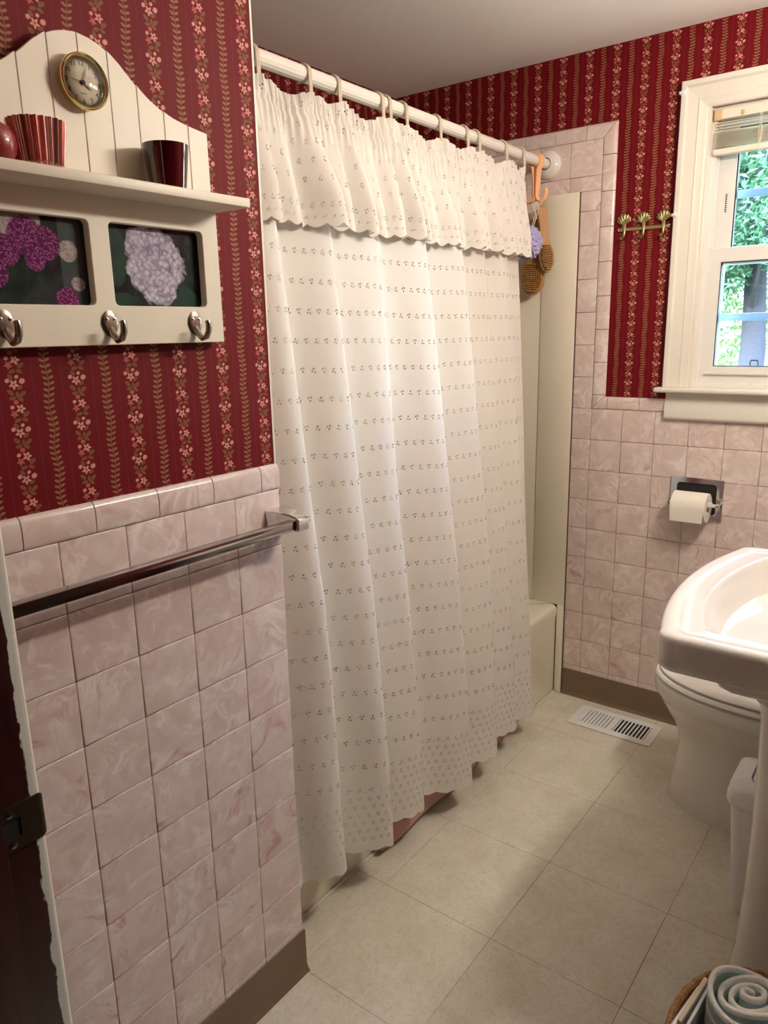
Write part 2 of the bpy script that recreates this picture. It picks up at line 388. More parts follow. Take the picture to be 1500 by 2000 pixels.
# ------------------------------------------------------------------ mesh helpers
def box(bm, a, b, bev=0.0, seg=2):
    vs = [bm.verts.new((x, y, z)) for x in (a[0], b[0]) for y in (a[1], b[1]) for z in (a[2], b[2])]
    fs = [bm.faces.new([vs[i] for i in f]) for f in ((0, 1, 3, 2), (4, 6, 7, 5), (0, 4, 5, 1), (2, 3, 7, 6), (0, 2, 6, 4), (1, 5, 7, 3))]
    if bev:
        es = list({e for f in fs for e in f.edges})
        bmesh.ops.bevel(bm, geom=es, offset=bev, segments=seg, profile=0.5, affect='EDGES')
def loft(bm, rings, close=True, cap0=True, cap1=True):
    R = [[bm.verts.new(p) for p in r] for r in rings]
    n = len(R[0])
    for a, b in zip(R, R[1:]):
        for i in range(n if close else n-1):
            j = (i+1) % n
            bm.faces.new((a[i], a[j], b[j], b[i]))
    if cap0: bm.faces.new(list(reversed(R[0])))
    if cap1: bm.faces.new(R[-1])
    return R
def frames(pts):
    out = []; up = Vector((0, 0, 1)); pn = None
    for i, p in enumerate(pts):
        t = (Vector(pts[min(i+1, len(pts)-1)])-Vector(pts[max(i-1, 0)])).normalized()
        if pn is None:
            a = up if abs(t.z) < 0.9 else Vector((1, 0, 0)); pn = (a-t*a.dot(t)).normalized()
        else: pn = (pn-t*pn.dot(t)).normalized()
        out.append((Vector(p), pn, t.cross(pn)))
    return out
def tube(bm, pts, r, n=10, rb=None, cap=True, ref=None):
    """a tube along pts; r = radius or list, rb = second half-axis (flat strap)"""
    rings = []
    for i, (p, a, b) in enumerate(frames(pts)):
        ra = r[i] if isinstance(r, (list, tuple)) else r; rc = rb if rb else ra
        rings.append([p+a*ra*math.cos(2*PI*k/n)+b*rc*math.sin(2*PI*k/n) for k in range(n)])
    loft(bm, rings, True, cap, cap)
def strap(bm, pts, wdir, w, t):
    """a flat rectangular strap along pts, width along wdir"""
    wd = Vector(wdir).normalized(); rings = []
    for i, p in enumerate(pts):
        tg = (Vector(pts[min(i+1, len(pts)-1)])-Vector(pts[max(i-1, 0)])).normalized(); nn = tg.cross(wd).normalized(); p = Vector(p)
        rings.append([p+wd*w/2+nn*t/2, p+wd*w/2-nn*t/2, p-wd*w/2-nn*t/2, p-wd*w/2+nn*t/2])
    loft(bm, rings)
def lathe(bm, prof, c, axis='z', n=32, cap0=True, cap1=True, wob=None):
    rings = []
    for r, h in prof:
        ring = []
        for k in range(n):
            a = 2*PI*k/n; q = r*(wob(a, h) if wob else 1.0); x, y = q*math.cos(a), q*math.sin(a)
            ring.append({'z': (c[0]+x, c[1]+y, c[2]+h), 'y': (c[0]+y, c[1]+h, c[2]+x), 'x': (c[0]+h, c[1]+x, c[2]+y)}[axis])
        rings.append(ring)
    loft(bm, rings, True, cap0, cap1)
def extr(bm, prof, axis, a, b):
    """closed 2D profile swept straight along an axis"""
    def P(q, t): return {'x': (t, q[0], q[1]), 'y': (q[0], t, q[1]), 'z': (q[0], q[1], t)}[axis]
    loft(bm, [[P(q, a) for q in prof], [P(q, b) for q in prof]])
def rrect(x0, y0, x1, y1, r, n=6):
    o = []
    for cx, cy, a in ((x1-r, y1-r, 0), (x0+r, y1-r, PI/2), (x0+r, y0+r, PI), (x1-r, y0+r, 3*PI/2)):
        o += [(cx+r*math.cos(a+PI/2*k/n), cy+r*math.sin(a+PI/2*k/n)) for k in range(n+1)]
    return o
def mesh(bm, name='m', smooth=False, angle=40):
    bmesh.ops.recalc_face_normals(bm, faces=bm.faces[:])
    me = bpy.data.meshes.new(name); bm.to_mesh(me); bm.free()
    if smooth:
        me.shade_smooth()
        if angle: me.set_sharp_from_angle(angle=math.radians(angle))
    return me
def obj(name, bm, mat, parent=None, smooth=False, angle=40, loc=None):
    me = mesh(bm, name, smooth, angle) if isinstance(bm, bmesh.types.BMesh) else bm
    o = bpy.data.objects.new(name, me); COL.objects.link(o)
    if mat is not None and not me.materials: me.materials.append(M[mat] if isinstance(mat, str) else mat)
    if parent is not None:
        o.parent = parent; o.matrix_parent_inverse = Matrix.Translation(-WLOC.get(parent.name, Vector()))
    if loc is not None: o.location = loc
    WLOC[o.name] = Vector(loc) if loc is not None else Vector()
    return o
WLOC = {}
def thing(name, label, cat, loc=(0, 0, 0), group=None):
    o = bpy.data.objects.new(name, None); COL.objects.link(o); o.location = loc; o.empty_display_size = 0.02
    WLOC[o.name] = Vector(loc); return tag(o, label, cat, group)
def tag(o, label, cat, group=None):
    o['label'] = label; o['category'] = cat
    if group: o['group'] = group
    return o
def struct(o, label=None, cat=None):
    o['kind'] = 'structure'
    if label: o['label'] = label
    if cat: o['category'] = cat
    return o
def B(): return bmesh.new()
def boxo(name, a, b, mat, parent=None, bev=0.0, seg=2, smooth=False):
    bm = B(); box(bm, a, b, bev, seg); return obj(name, bm, mat, parent, smooth or bev > 0, 35)
def plate(outer, holes, depth, bev=0.0, res=3):
    """flat plate with holes from a filled 2D curve: local XY outline, thickness depth along Z (0..depth)"""
    cu = bpy.data.curves.new('plate', 'CURVE'); cu.dimensions = '2D'; cu.fill_mode = 'BOTH'; cu.extrude = max(1e-5, depth/2-bev); cu.bevel_depth = bev; cu.bevel_resolution = 1
    for pts in [outer]+list(holes):
        sp = cu.splines.new('POLY'); sp.points.add(len(pts)-1); sp.use_cyclic_u = True
        for q, (x, y) in zip(sp.points, pts): q.co = (x, y, 0, 1)
    o = bpy.data.objects.new('plate', cu); COL.objects.link(o)
    dg = bpy.context.evaluated_depsgraph_get(); dg.update()
    me = bpy.data.meshes.new_from_object(o.evaluated_get(dg)); bpy.data.objects.remove(o); bpy.data.curves.remove(cu)
    me.transform(Matrix.Translation((0, 0, depth/2))); return me
def text_mesh(s, size, depth=0.0):
    cu = bpy.data.curves.new('t', 'FONT'); cu.body = s; cu.size = size; cu.align_x = 'CENTER'; cu.align_y = 'CENTER'; cu.extrude = depth
    o = bpy.data.objects.new('t', cu); COL.objects.link(o); dg = bpy.context.evaluated_depsgraph_get(); dg.update()
    me = bpy.data.meshes.new_from_object(o.evaluated_get(dg)); bpy.data.objects.remove(o); bpy.data.curves.remove(cu); return me
ONWALL_L = Matrix(((0, 0, 1, 0), (1, 0, 0, 0), (0, 1, 0, 0), (0, 0, 0, 1)))      # local x,y,z -> world y,z,x  (wall x = 0)
ONWALL_B = Matrix(((1, 0, 0, 0), (0, 0, -1, 0), (0, 1, 0, 0), (0, 0, 0, 1)))     # local x,y,z -> world x,z,-y (wall y = D)
def wall_uv(me, horiz):
    uv = me.uv_layers.new(name='UVMap')
    for p in me.polygons:
        for li in p.loop_indices:
            c = me.vertices[me.loops[li].vertex_index].co
            h = c[horiz] if abs(p.normal[horiz]) < 0.7 else c[1-horiz]
            uv.data[li].uv = (h, c.z)

# ================================================================== THE SETTING
D = 1.5465; WX = 1.12; ZC = 2.233; XL = -0.84; YD = -0.69
P_Z = 0.1085; P_L = 0.1107; P_B = 0.1103; ZL0 = 0.1159; ZR0 = 0.1223; XR0 = -0.0107
WIN = (0.315, 0.915, 1.165, 2.012)             # clear opening of the window
def paper_wall(name, boxes, horiz, off):
    bm = B()
    for a, b in boxes: box(bm, a, b)
    me = mesh(bm, name); wall_uv(me, horiz)
    for d in me.uv_layers[0].data: d.uv[0] += off
    return struct(obj(name, me, 'paper'))
OFF_L, OFF_B = 0.0669, -0.0661
fl = struct(boxo('floor', (XL-0.15, YD-0.15, -0.12), (WX+0.15, D+0.1, -0.004), 'seam'))
wl = paper_wall('wall_left', [((-0.126, YD-0.12, -0.004), (-0.006, 0.0, ZC+0.02))], 1, OFF_L)
we = paper_wall('wall_tub_end', [((XL-0.15, -0.12, -0.004), (-0.1265, -0.0005, ZC+0.02))], 0, OFF_B)
wt = paper_wall('wall_tub_side', [((XL-0.15, 0.0, -0.004), (XL, D+0.1, ZC+0.02))], 1, OFF_L)
yb0, yb1 = D+0.006, D+0.17
wb = paper_wall('wall_back', [((XL+0.0005, yb0, -0.004), (WIN[0], yb1, ZC+0.02)), ((WIN[1], yb0, -0.004), (WX+0.15, yb1, ZC+0.02)),
                              ((WIN[0], yb0, -0.004), (WIN[1], yb1, WIN[2])), ((WIN[0], yb0, WIN[3]), (WIN[1], yb1, ZC+0.02))], 0, OFF_B)
wr = paper_wall('wall_right', [((WX, YD-0.12, -0.004), (WX+0.12, D+0.0055, ZC+0.02))], 1, OFF_L)
wd = paper_wall('wall_door', [((-0.0055, YD-0.12, -0.004), (0.342, YD, ZC+0.02)), ((0.3425, YD-0.12, 2.05), (WX-0.0005, YD, ZC+0.02))], 0, OFF_B)
ce = struct(boxo('ceiling', (XL-0.15, YD-0.119, ZC), (WX+0.12, D+0.17, ZC+0.15), 'ceil'))
# white corner bead where the papered wall ends at the tub
boxo('corner_edge', (-0.0062, -0.004, 1.135), (-0.0050, 0.0005, ZC), 'trim', wl)
# the hall behind the camera
hall = B()
box(hall, (-0.9, -2.6, -0.12), (2.2, YD-0.15, -0.004)); box(hall, (-0.9, -2.6, 2.40), (2.2, YD-0.12, 2.55))
hf = struct(obj('floor_hall', hall, 'wallpaint'))
for nm, a, b in (('wall_hall_far', (-0.9, -2.75, -0.12), (2.2, -2.6, 2.55)), ('wall_hall_left', (-1.05, -2.75, -0.12), (-0.9, YD-0.12, 2.55)), ('wall_hall_right', (2.2, -2.75, -0.12), (2.35, YD-0.12, 2.55)),
                 ('wall_hall_near', (WX+0.125, YD-0.12, -0.12), (2.35, YD, 2.55)), ('wall_hall_side', (-1.05, YD-0.12, -0.12), (-0.127, YD, 2.55)), ('wall_hall_over', (-0.127, YD-0.12, 2.26), (WX+0.125, YD-0.02, 2.55))):
    struct(boxo(nm, a, b, 'wallpaint'))

# ---- floor tiles
FX0, FY0, FPX_, FPY_ = -0.0135, 0.3146, 0.3068, 0.3162
tcache = {}
def floor_tile(w, h):
    k = ('f', round(w, 4), round(h, 4))
    if k not in tcache:
        bm = B(); e = 0.0011
        rings = [[(sx*(w/2-i), sy*(h/2-i), z) for sx, sy in ((-1, -1), (1, -1), (1, 1), (-1, 1))] for i, z in ((0.0002, -0.006), (0.0004, -0.0006), (0.0018, 0.0))]
        loft(bm, rings); tcache[k] = mesh(bm, 'floor_tile'); tcache[k].materials.append(M['floor'])
    return tcache[k]
xs = [-0.104]+[FX0+i*FPX_ for i in range(0, 4)]+[WX]; ys = [YD-0.15]+[FY0+j*FPY_ for j in range(-3, 4)]+[D]
xs = [x for x in xs if x <= WX]; ys = sorted(set(ys))
for a, b in zip(xs, xs[1:]):
    for c, d in zip(ys, ys[1:]):
        if b-a < 0.02 or d-c < 0.02: continue
        obj('floor_tile', floor_tile(b-a, d-c), None, fl, loc=((a+b)/2, (c+d)/2, 0.0))

# ---- wall tiles
def tile_mesh(w, h, ori, top=False):
    k = (ori, round(w, 4), round(h, 4), top)
    if k in tcache: return tcache[k]
    bm = B(); rings = []
    for i, dz in ((0.0006, -0.0065), (0.0006, -0.0013), (0.0011, -0.0004), (0.0020, -0.0001), (0.0050, 0.0)):
        i = min(i, w*0.4, h*0.4)
        r = [(sx*(w/2-i), sy*(h/2-i), dz) for sx, sy in ((-1, -1), (1, -1), (1, 1), (-1, 1))]
        rings.append([(dz, x, y) if ori == 'L' else (x, -dz, y) for x, y, dz in r])
    loft(bm, rings, cap0=False); me = mesh(bm, 'wall_tile', True, 0); me.materials.append(M['tile']); tcache[k] = me; return me
def bull_mesh(prof, ln, mit0=0.0, mit1=0.0):
    """rounded cap tile, local: length along X, height along Y (0..h), out along Z; mitre shifts ends with height"""
    bm = B(); h = prof[-1][0]
    loft(bm, [[(-ln/2+0.0009+mit0*(y), y, z) for y, z in prof], [(ln/2-0.0009-mit1*(y), y, z) for y, z in prof]])
    me = mesh(bm, 'cap_tile', True, 50); me.materials.append(M['tile']); return me
def cap_prof(h): return [(0.0006, -0.0065), (0.0006, -0.001), (0.0022, 0.0004), (0.006, 0.0012), (h*0.55, 0.0022), (h*0.8, 0.0012), (h*0.93, -0.0016), (h, -0.0062), (h, -0.0065)]
gl = boxo('grout', (-0.0061, YD, 0.0), (-0.0024, -0.0008, 1.092), 'grout', wl)
ylines = [0.0]+[-P_L*(j+1) for j in range(7)]; ylines = [y for y in ylines if y > YD]+[YD]
for a, b in zip(ylines, ylines[1:]):
    w = a-b
    if w < 0.012: continue
    for k in range(9):
        obj('wall_tile', tile_mesh(w, P_Z, 'L'), None, wl, loc=(0, (a+b)/2, ZL0+(k+0.5)*P_Z))
    obj('wall_tile', tile_mesh(w, 0.0159, 'L'), None, wl, loc=(0, (a+b)/2, 0.108))
hL = 0.0475; zt = ZL0+9*P_Z
js = [0.002, -0.045]+[-0.045-0.1122*i for i in range(1, 6)]+[YD]
for a, b in zip(js, js[1:]):
    if a-b < 0.01: continue
    me = bull_mesh(cap_prof(hL), a-b); me.transform(ONWALL_L); obj('cap_tile', me, None, wl, loc=(0, (a+b)/2, zt))
# back wall
gb = B()
box(gb, (XL+0.002, D+0.0024, 0.0), (XR0, D+0.0061, 1.967)); box(gb, (XR0, D+0.0024, 0.0), (WX-0.001, D+0.0061, 1.0985)); obj('grout', gb, 'grout', wb)
def bt(x0, x1, z0, z1): obj('wall_tile', tile_mesh(x1-x0, z1-z0, 'B'), None, wb, loc=((x0+x1)/2, D, (z0+z1)/2))
xe = -0.080
for k in range(9):
    z0, z1 = ZR0+k*P_Z, ZR0+(k+1)*P_Z
    bt(xe, XR0, z0, z1)
    for j in range(11):
        a, b = XR0+j*P_B, min(XR0+(j+1)*P_B, WX)
        if b-a > 0.01: bt(a, b, z0, z1)
bt(xe, XR0, 0.10, ZR0)
for j in range(11):
    a, b = XR0+j*P_B, min(XR0+(j+1)*P_B, WX)
    if b-a > 0.01: bt(a, b, 0.10, ZR0)
for k in range(9, 15): bt(xe, XR0, ZR0+k*P_Z, ZR0+(k+1)*P_Z)
ztop = ZR0+17*P_Z
for j in range(8):
    b = XR0-j*P_B; a = max(b-P_B, XL+0.002)
    if b-a < 0.012: continue
    bt(a, b, ZR0+16*P_Z, ztop)
    bt(a, b, 1.812 if j else 1.812, ZR0+16*P_Z)
bt(xe, XR0, ZR0+15*P_Z, 1.812)
hB = 0.0467
# vertical cap column, top cap row, lower cap row (mitred where they meet)
def capB(x, z, ln, rot, m0=0.0, m1=0.0, h=hB):
    me = bull_mesh(cap_prof(h), ln, m0, m1); me.transform(Matrix.Rotation(rot, 4, 'Z')); me.transform(ONWALL_B); obj('cap_tile', me, None, wb, loc=(x, D, z))
zj = [ztop+hB, 1.915]+[1.915-0.1095*i for i in range(1, 8)]+[ZR0+9*P_Z]
for i, (a, b) in enumerate(zip(zj, zj[1:])):
    if a-b < 0.012: continue
    first, last = i == 0, i == len(zj)-2
    # local x runs along -z after rotation by -90 deg: outward rounded side to +x
    me = bull_mesh(cap_prof(hB), a-b if not first else a-b, 0, 0)
    if first:      # 45 degree mitre to the top row
        bm = B(); bm.from_mesh(me)
        for v in bm.verts:
            if v.co.x < 0: v.co.x += (hB-v.co.y)
        me2 = bpy.data.meshes.new('cap_tile'); bm.to_mesh(me2); bm.free(); me2.materials.append(M['tile']); me2.shade_smooth(); me = me2
    if last:
        bm = B(); bm.from_mesh(me)
        for v in bm.verts:
            if v.co.x > 0: v.co.x += -v.co.y
        me2 = bpy.data.meshes.new('cap_tile'); bm.to_mesh(me2); bm.free(); me2.materials.append(M['tile']); me2.shade_smooth(); me = me2
    me.transform(Matrix.Rotation(-PI/2, 4, 'Z')); me.transform(ONWALL_B)
    obj('cap_tile', me, None, wb, loc=(XR0, D, (a+b)/2))
xj = [XR0+hB, -0.067]+[-0.067-0.1095*i for i in range(1, 7)]+[XL+0.002]
for i, (a, b) in enumerate(zip(xj, xj[1:])):
    if a-b < 0.012: continue
    me = bull_mesh(cap_prof(hB), a-b)
    if i == 0:
        bm = B(); bm.from_mesh(me)
        for v in bm.verts:
            if v.co.x > 0: v.co.x -= (hB-v.co.y)
        me = bpy.data.meshes.new('cap_tile'); bm.to_mesh(me); bm.free(); me.materials.append(M['tile']); me.shade_smooth()
    me.transform(ONWALL_B); obj('cap_tile', me, None, wb, loc=((a+b)/2, D, ztop))
zc9 = ZR0+9*P_Z; hC = 0.0435
xj = [XR0, 0.0445]+[0.0445+0.1103*i for i in range(1, 3)]
for i, (a, b) in enumerate(zip(xj, xj[1:])):
    me = bull_mesh(cap_prof(hC), b-a)
    if i == 0:
        bm = B(); bm.from_mesh(me)
        for v in bm.verts:
            if v.co.x < 0: v.co.x += v.co.y
        me = bpy.data.meshes.new('cap_tile'); bm.to_mesh(me); bm.free(); me.materials.append(M['tile']); me.shade_smooth()
    me.transform(ONWALL_B); obj('cap_tile', me, None, wb, loc=((a+b)/2, D, zc9))

# ---- cove base
cove = [(0.0, 0.0), (0.013, 0.0), (0.0125, 0.003), (0.008, 0.006), (0.0055, 0.012), (0.0042, 0.02), (0.0042, 0.099), (0.003, 0.1025), (0.0, 0.103)]
bm = B(); extr(bm, [(x, z) for x, z in cove], 'y', YD+0.001, 0.003)
struct(obj('baseboard_left', bm, 'vbase', None, True, 50))
bm = B(); extr(bm, [(D-x, z) for x, z in cove], 'x', -0.0785, WX-0.001)
struct(obj('baseboard_back', bm, 'vbase', None, True, 50))

# ---- door frame at the left edge (the camera stands in this doorway)
dj = struct(boxo('door_1', (0.343, YD-0.12, -0.003), (0.360, YD+0.0005, 2.047), 'jamb', None, 0.0012))
boxo('door_stop', (0.3601, YD-0.12, -0.003), (0.371, YD-0.036, 2.047), 'stop', dj, 0.002)
bm = B(); extr(bm, [(0.290, YD+0.001), (0.353, YD+0.001), (0.353, YD+0.0050), (0.3515, YD+0.0072), (0.346, YD+0.0085), (0.30, YD+0.0105), (0.290, YD+0.008)], 'z', 0.0, 2.06)
obj('casing', bm, 'trim', dj, True, 30)
hj = struct(boxo('trim_1', (0.3605, YD-0.12, 2.03), (WX-0.001, YD, 2.0495), 'jamb'))
# the door leaf, swung open flat against the right wall
dl = struct(boxo('door_2', (1.068, -0.672, 0.012), (1.103, 0.050, 2.025), 'jamb_plain', None, 0.002))
for a, b in ((0.22, 0.78), (0.88, 1.88)):
    for c, d in ((-0.58, -0.34), (-0.27, -0.03)): boxo('door_panel', (1.0655, c, a), (1.0685, d, b), 'jamb_plain', dl, 0.001)
bm = B(); lathe(bm, [(0.03, 0.0), (0.03, -0.004), (0.011, -0.008), (0.010, -0.03), (0.024, -0.038), (0.028, -0.05), (0.022, -0.06), (0.006, -0.064)], (1.068, -0.01, 0.95), 'x', 28); obj('door_knob', bm, 'bronze', dl, True, 50)
# strike plate with curved lip
sp = thing('strike_plate', 'dark bronze strike plate with curved lip on the mahogany door jamb', 'strike plate', (0.3602, -0.70, 0.945))
zs0, zs1 = 0.921, 0.966
bm = B(); yy = [-0.733, -0.7255, -0.7255, -0.7075]
box(bm, (0.3602, -0.7335, zs0), (0.3618, -0.7255, zs1)); box(bm, (0.3602, -0.7255, zs0), (0.3618, -0.7075, zs0+0.013)); box(bm, (0.3602, -0.7255, zs1-0.013), (0.3618, -0.7075, zs1))
box(bm, (0.3602, -0.7075, zs0), (0.3618, -0.690, zs1)); obj('plate', bm, 'bronze', sp)
bm = B(); rows = []
for i in range(9):
    t = i/8; y = -0.690+0.0055*t; x = 0.3618-0.002*t*t
    hh = (zs1-zs0)/2*(1-0.13*t*t); zc = (zs0+zs1)/2
    rows.append([(x, y, zc-hh), (x, y, zc+hh), (x-0.0016, y, zc+hh), (x-0.0016, y, zc-hh)])
loft(bm, rows); obj('lip', bm, 'bronze', sp, True, 50)
boxo('latch_hole_shade', (0.3601, -0.7255, zs0+0.013), (0.36045, -0.7075, zs1-0.013), 'dark', sp)  # thin dark sheet painting in the shade of the hole
for z in (zs0+0.007, zs1-0.007):
    bm = B(); lathe(bm, [(0.0035, 0.0), (0.0035, 0.0004), (0.002, 0.001)], (0.3618, -0.7165, z), 'x', 14); obj('screw', bm, 'nickel', sp, True)

# ================================================================== BATH TUB
XT = -0.105; ZT = 0.357
tub = thing('bathtub', 'almond bathtub with straight apron behind the shower curtain', 'bathtub', (XT-0.36, 0.77, 0))
def rr3(x0, y0, x1, y1, r, z): return [(x, y, z) for x, y in rrect(x0, y0, x1, y1, r, 6)]
x0, x1, y0, y1 = XL+0.004, XT, 0.002, D-0.0105
bm = B()
loft(bm, [rr3(x0, y0, x1-0.004, y1, 0.006, 0.002), rr3(x0, y0, x1-0.004, y1, 0.006, 0.30), rr3(x0, y0, x1, y1, 0.008, ZT-0.022), rr3(x0, y0, x1-0.0015, y1, 0.010, ZT-0.010), rr3(x0, y0, x1-0.007, y1, 0.012, ZT-0.003),
          rr3(x0, y0, x1-0.016, y1, 0.015, ZT), rr3(x0+0.05, y0+0.07, x1-0.075, y1-0.09, 0.09, ZT), rr3(x0+0.06, y0+0.08, x1-0.088, y1-0.10, 0.09, ZT-0.012), rr3(x0+0.09, y0+0.16, x1-0.12, y1-0.14, 0.11, 0.08), rr3(x0+0.12, y0+0.22, x1-0.15, y1-0.18, 0.10, 0.05)])
obj('tub_shell', bm, 'enamel', tub, True, 35)
boxo('end_flange', (XT-0.001, D-0.0165, 0.002), (-0.0802, D-0.0060, ZT+0.0002), 'enamel', tub, 0.002)
bm = B(); tube(bm, [(XT+0.001, 0.004, 0.003), (XT+0.001, D-0.02, 0.003)], 0.004, 8); obj('caulk_bead', bm, 'trim', tub, True)
su = thing('tub_surround', 'almond wall panels around the bathtub below the pink tiles', 'wall panel', (-0.45, D, ZT+0.004))
boxo('edge_panel', (-0.208, D-0.013, ZT+0.0004), (-0.0802, D-0.0060, 1.812), 'surround', su, 0.002)
boxo('end_panel', (XL+0.006, D-0.0095, ZT+0.0004), (-0.2085, D-0.0005, 1.812), 'surround', su, 0.002)
boxo('side_panel', (XL+0.0005, 0.006, ZT+0.0004), (XL+0.006, D-0.011, 1.812), 'surround', su, 0.002)
boxo('near_panel', (XL+0.007, 0.0002, ZT+0.0004), (-0.13, 0.0055, 1.812), 'surround', su, 0.002)

# ================================================================== ROD, CURTAIN
XRD, ZRD, RRD = -0.2, 1.912, 0.0165
rod = thing('curtain_rod', 'white fluted shower curtain rod spanning the tub alcove', 'curtain rod', (XRD, 0.77, ZRD))
bm = B(); ng = 60
def flute(a, h): return 1.0+0.022*(1 if (math.sin(a*15) > 0.2) else -0.6)
lathe(bm, [(RRD, 0.0), (RRD, 0.62)], (XRD, 0.002, ZRD), 'y', ng, wob=flute); obj('rod_sleeve', bm, 'rod', rod, True, 25)
bm = B(); lathe(bm, [(RRD*0.96, 0.0), (RRD*0.96, D-0.62-0.012)], (XRD, 0.62, ZRD), 'y', ng, wob=flute); obj('rod_tube', bm, 'rod', rod, True, 25)
for y, s in ((D-0.0003, -1), (0.0003, 1)):
    bm = B(); lathe(bm, [(0.046, 0.0), (0.0465, s*0.004), (0.043, s*0.012), (0.034, s*0.019), (0.024, s*0.023), (0.0195, s*0.024), (0.0195, s*0.014)], (XRD, y, ZRD), 'y', 40, cap1=False)
    obj('flange', bm, 'china', rod, True, 60)
def ring_hook(y, name, label, lean=0.0):
    h = bpy.data.objects
    bm = B(); pts = []
    r = RRD+0.0030
    for k in range(15):
        a = math.radians(-60+210*k/14+0)       # from the back, over the top, to the front
        pts.append((XRD-r*math.cos(a), y, ZRD+r*math.sin(a)))
    xf = pts[-1][0]
    pts = pts[2:]
    xf, zf = XRD+r, ZRD
    pts = [(XRD-r*math.cos(math.radians(a)), y, ZRD+r*math.sin(math.radians(a))) for a in range(-50, 181, 14)]
    pts += [(xf, y, ZRD-0.015), (xf+0.001, y, ZRD-0.035), (xf+0.001, y+0.001, ZRD-0.048), (xf-0.002, y+0.006, ZRD-0.058), (xf-0.007, y+0.011, ZRD-0.061), (xf-0.012, y+0.013, ZRD-0.056)]
    strap(bm, pts, (0, 1, 0), 0.0105, 0.0026)
    for q in (-0.0035, 0.0, 0.0035): strap(bm, [(p[0]+(0.0016 if i > 6 else 0), p[1]+q, p[2]+(0.0014 if i < 12 else 0)) for i, p in enumerate(pts[:-3])], (0, 1, 0), 0.0016, 0.0012)
    o = obj(name, bm, 'hook', None, True, 40); return tag(o, label, 'curtain hook', 'cream hooks carrying the shower curtain')
HOOKY = [0.183, 0.335, 0.432, 0.592, 0.622, 0.690, 0.845, 0.985, 1.050, 1.213, 1.330]
ordn = ['nearest', 'second', 'third', 'fourth', 'fifth', 'sixth', 'seventh', 'eighth', 'ninth', 'tenth']
for i, y in enumerate(HOOKY):
    lb = 'cream ribbed plastic curtain hook, the one nearest the papered wall corner' if i == 0 else ('cream plastic curtain hook right beside the peach hanger' if i == 10 else 'cream ribbed plastic curtain hook, %s along the rod from the papered wall' % ordn[i])
    ring_hook(y, 'curtain_hook', lb)

def interp(knots, x):
    if x <= knots[0][0]: return knots[0][1]
    for (a, p), (b, q) in zip(knots, knots[1:]):
        if x <= b: return p+(q-p)*(x-a)/(b-a)
    return knots[-1][1]
cur = thing('shower_curtain', 'white eyelet shower curtain with gathered valance and scalloped hem', 'shower curtain', (-0.1, 0.65, 0.08))
# fold ridges: (y at the top, y at the hem, height of the fold)
RID = [(0.055, 0.045, 0.012), (0.175, 0.165, 0.056), (0.345, 0.318, 0.070), (0.525, 0.478, 0.050), (0.700, 0.705, 0.074), (0.905, 0.885, 0.060), (1.060, 1.045, 0.036), (1.190, 1.165, 0.040)]
Y_END = (1.315, 1.235)
def sheet(s_n, t_n, f, name, mat, parent, thick=0.0):
    bm = B(); uvl = bm.loops.layers.uv.new('UVMap'); rows = []; uvs = {}
    for j in range(t_n+1):
        row = []
        for i in range(s_n+1):
            p, uv = f(i/s_n, j/t_n); v = bm.verts.new(p); uvs[v] = uv; row.append(v)
        rows.append(row)
    for j in range(t_n):
        for i in range(s_n):
            fc = bm.faces.new((rows[j][i], rows[j][i+1], rows[j+1][i+1], rows[j+1][i]))
            for l in fc.loops: l[uvl].uv = uvs[l.vert]
    return obj(name, bm, mat, parent, True, 0)
def fold(y, t, rid, sharp=0.75):
    """t = 0 at the top, 1 at the hem; returns outward offset"""
    v = 0.0
    ys = [a+(b-a)*t for a, b, h in rid]
    for i, yr in enumerate(ys):
        lw = (yr-ys[i-1]) if i else 0.11
        rw = (ys[i+1]-yr) if i < len(ys)-1 else 0.11
        d = y-yr
        w = lw*0.80 if d < 0 else rw*0.26      # gentle towards the viewer, steep behind the ridge
        if abs(d) < w*1.0: v = max(v, rid[i][2]*(0.5+0.5*math.cos(PI*d/w))**sharp)
    return v
ZTOP, ZHEM = 1.858, 0.088
HEMZ = [(0.0, 0.150), (0.17, 0.144), (0.33, 0.124), (0.46, 0.121), (0.7, 0.089), (0.88, 0.098), (1.24, 0.090)]
def curtain_pt(s, t):
    yend = Y_END[0]+(Y_END[1]-Y_END[0])*t; y = 0.012+(yend-0.012)*s
    sc = abs(math.sin(PI*y/0.042)); zh = interp(HEMZ, y); z = ZTOP+(zh-ZTOP)*t
    amp = 0.35+0.65*min(1, t*1.6)
    ysh = y+0.006*math.sin(z*3.1+y*9)
    f = fold(ysh, t, RID)*amp
    wr = 0.0022*math.sin(y*61+z*4)*t+0.0016*math.sin(y*33-z*7)+0.003*noise.noise((y*9, z*3, 1.7))
    x = -0.206+0.083*(ZTOP-z)+0.004+f+wr-0.012*max(0, t-0.86)*(1 if z < ZT else 0)
    if t > 0.90: z -= 0.0
    vlen = (1-t)*(ZTOP-ZHEM)
    if j_last(t): z -= 0.0075*sc-0.004
    return (x, y, z), (y*1.22, vlen)
def j_last(t): return t > 0.9999
sheet(300, 150, curtain_pt, 'panel', 'curtain', cur)
VR = [(0.06, 0.09, 0.018), (0.15, 0.175, 0.020), (0.20, 0.235, 0.014), (0.285, 0.345, 0.044), (0.37, 0.405, 0.02), (0.425, 0.475, 0.032), (0.50, 0.53, 0.018), (0.56, 0.60, 0.022), (0.615, 0.665, 0.036), (0.66, 0.705, 0.026),
      (0.735, 0.76, 0.016), (0.80, 0.85, 0.026), (0.865, 0.895, 0.016), (0.92, 0.965, 0.034), (0.99, 1.03, 0.02), (1.05, 1.085, 0.028), (1.10, 1.125, 0.014), (1.16, 1.18, 0.022), (1.23, 1.245, 0.018), (1.29, 1.285, 0.02)]
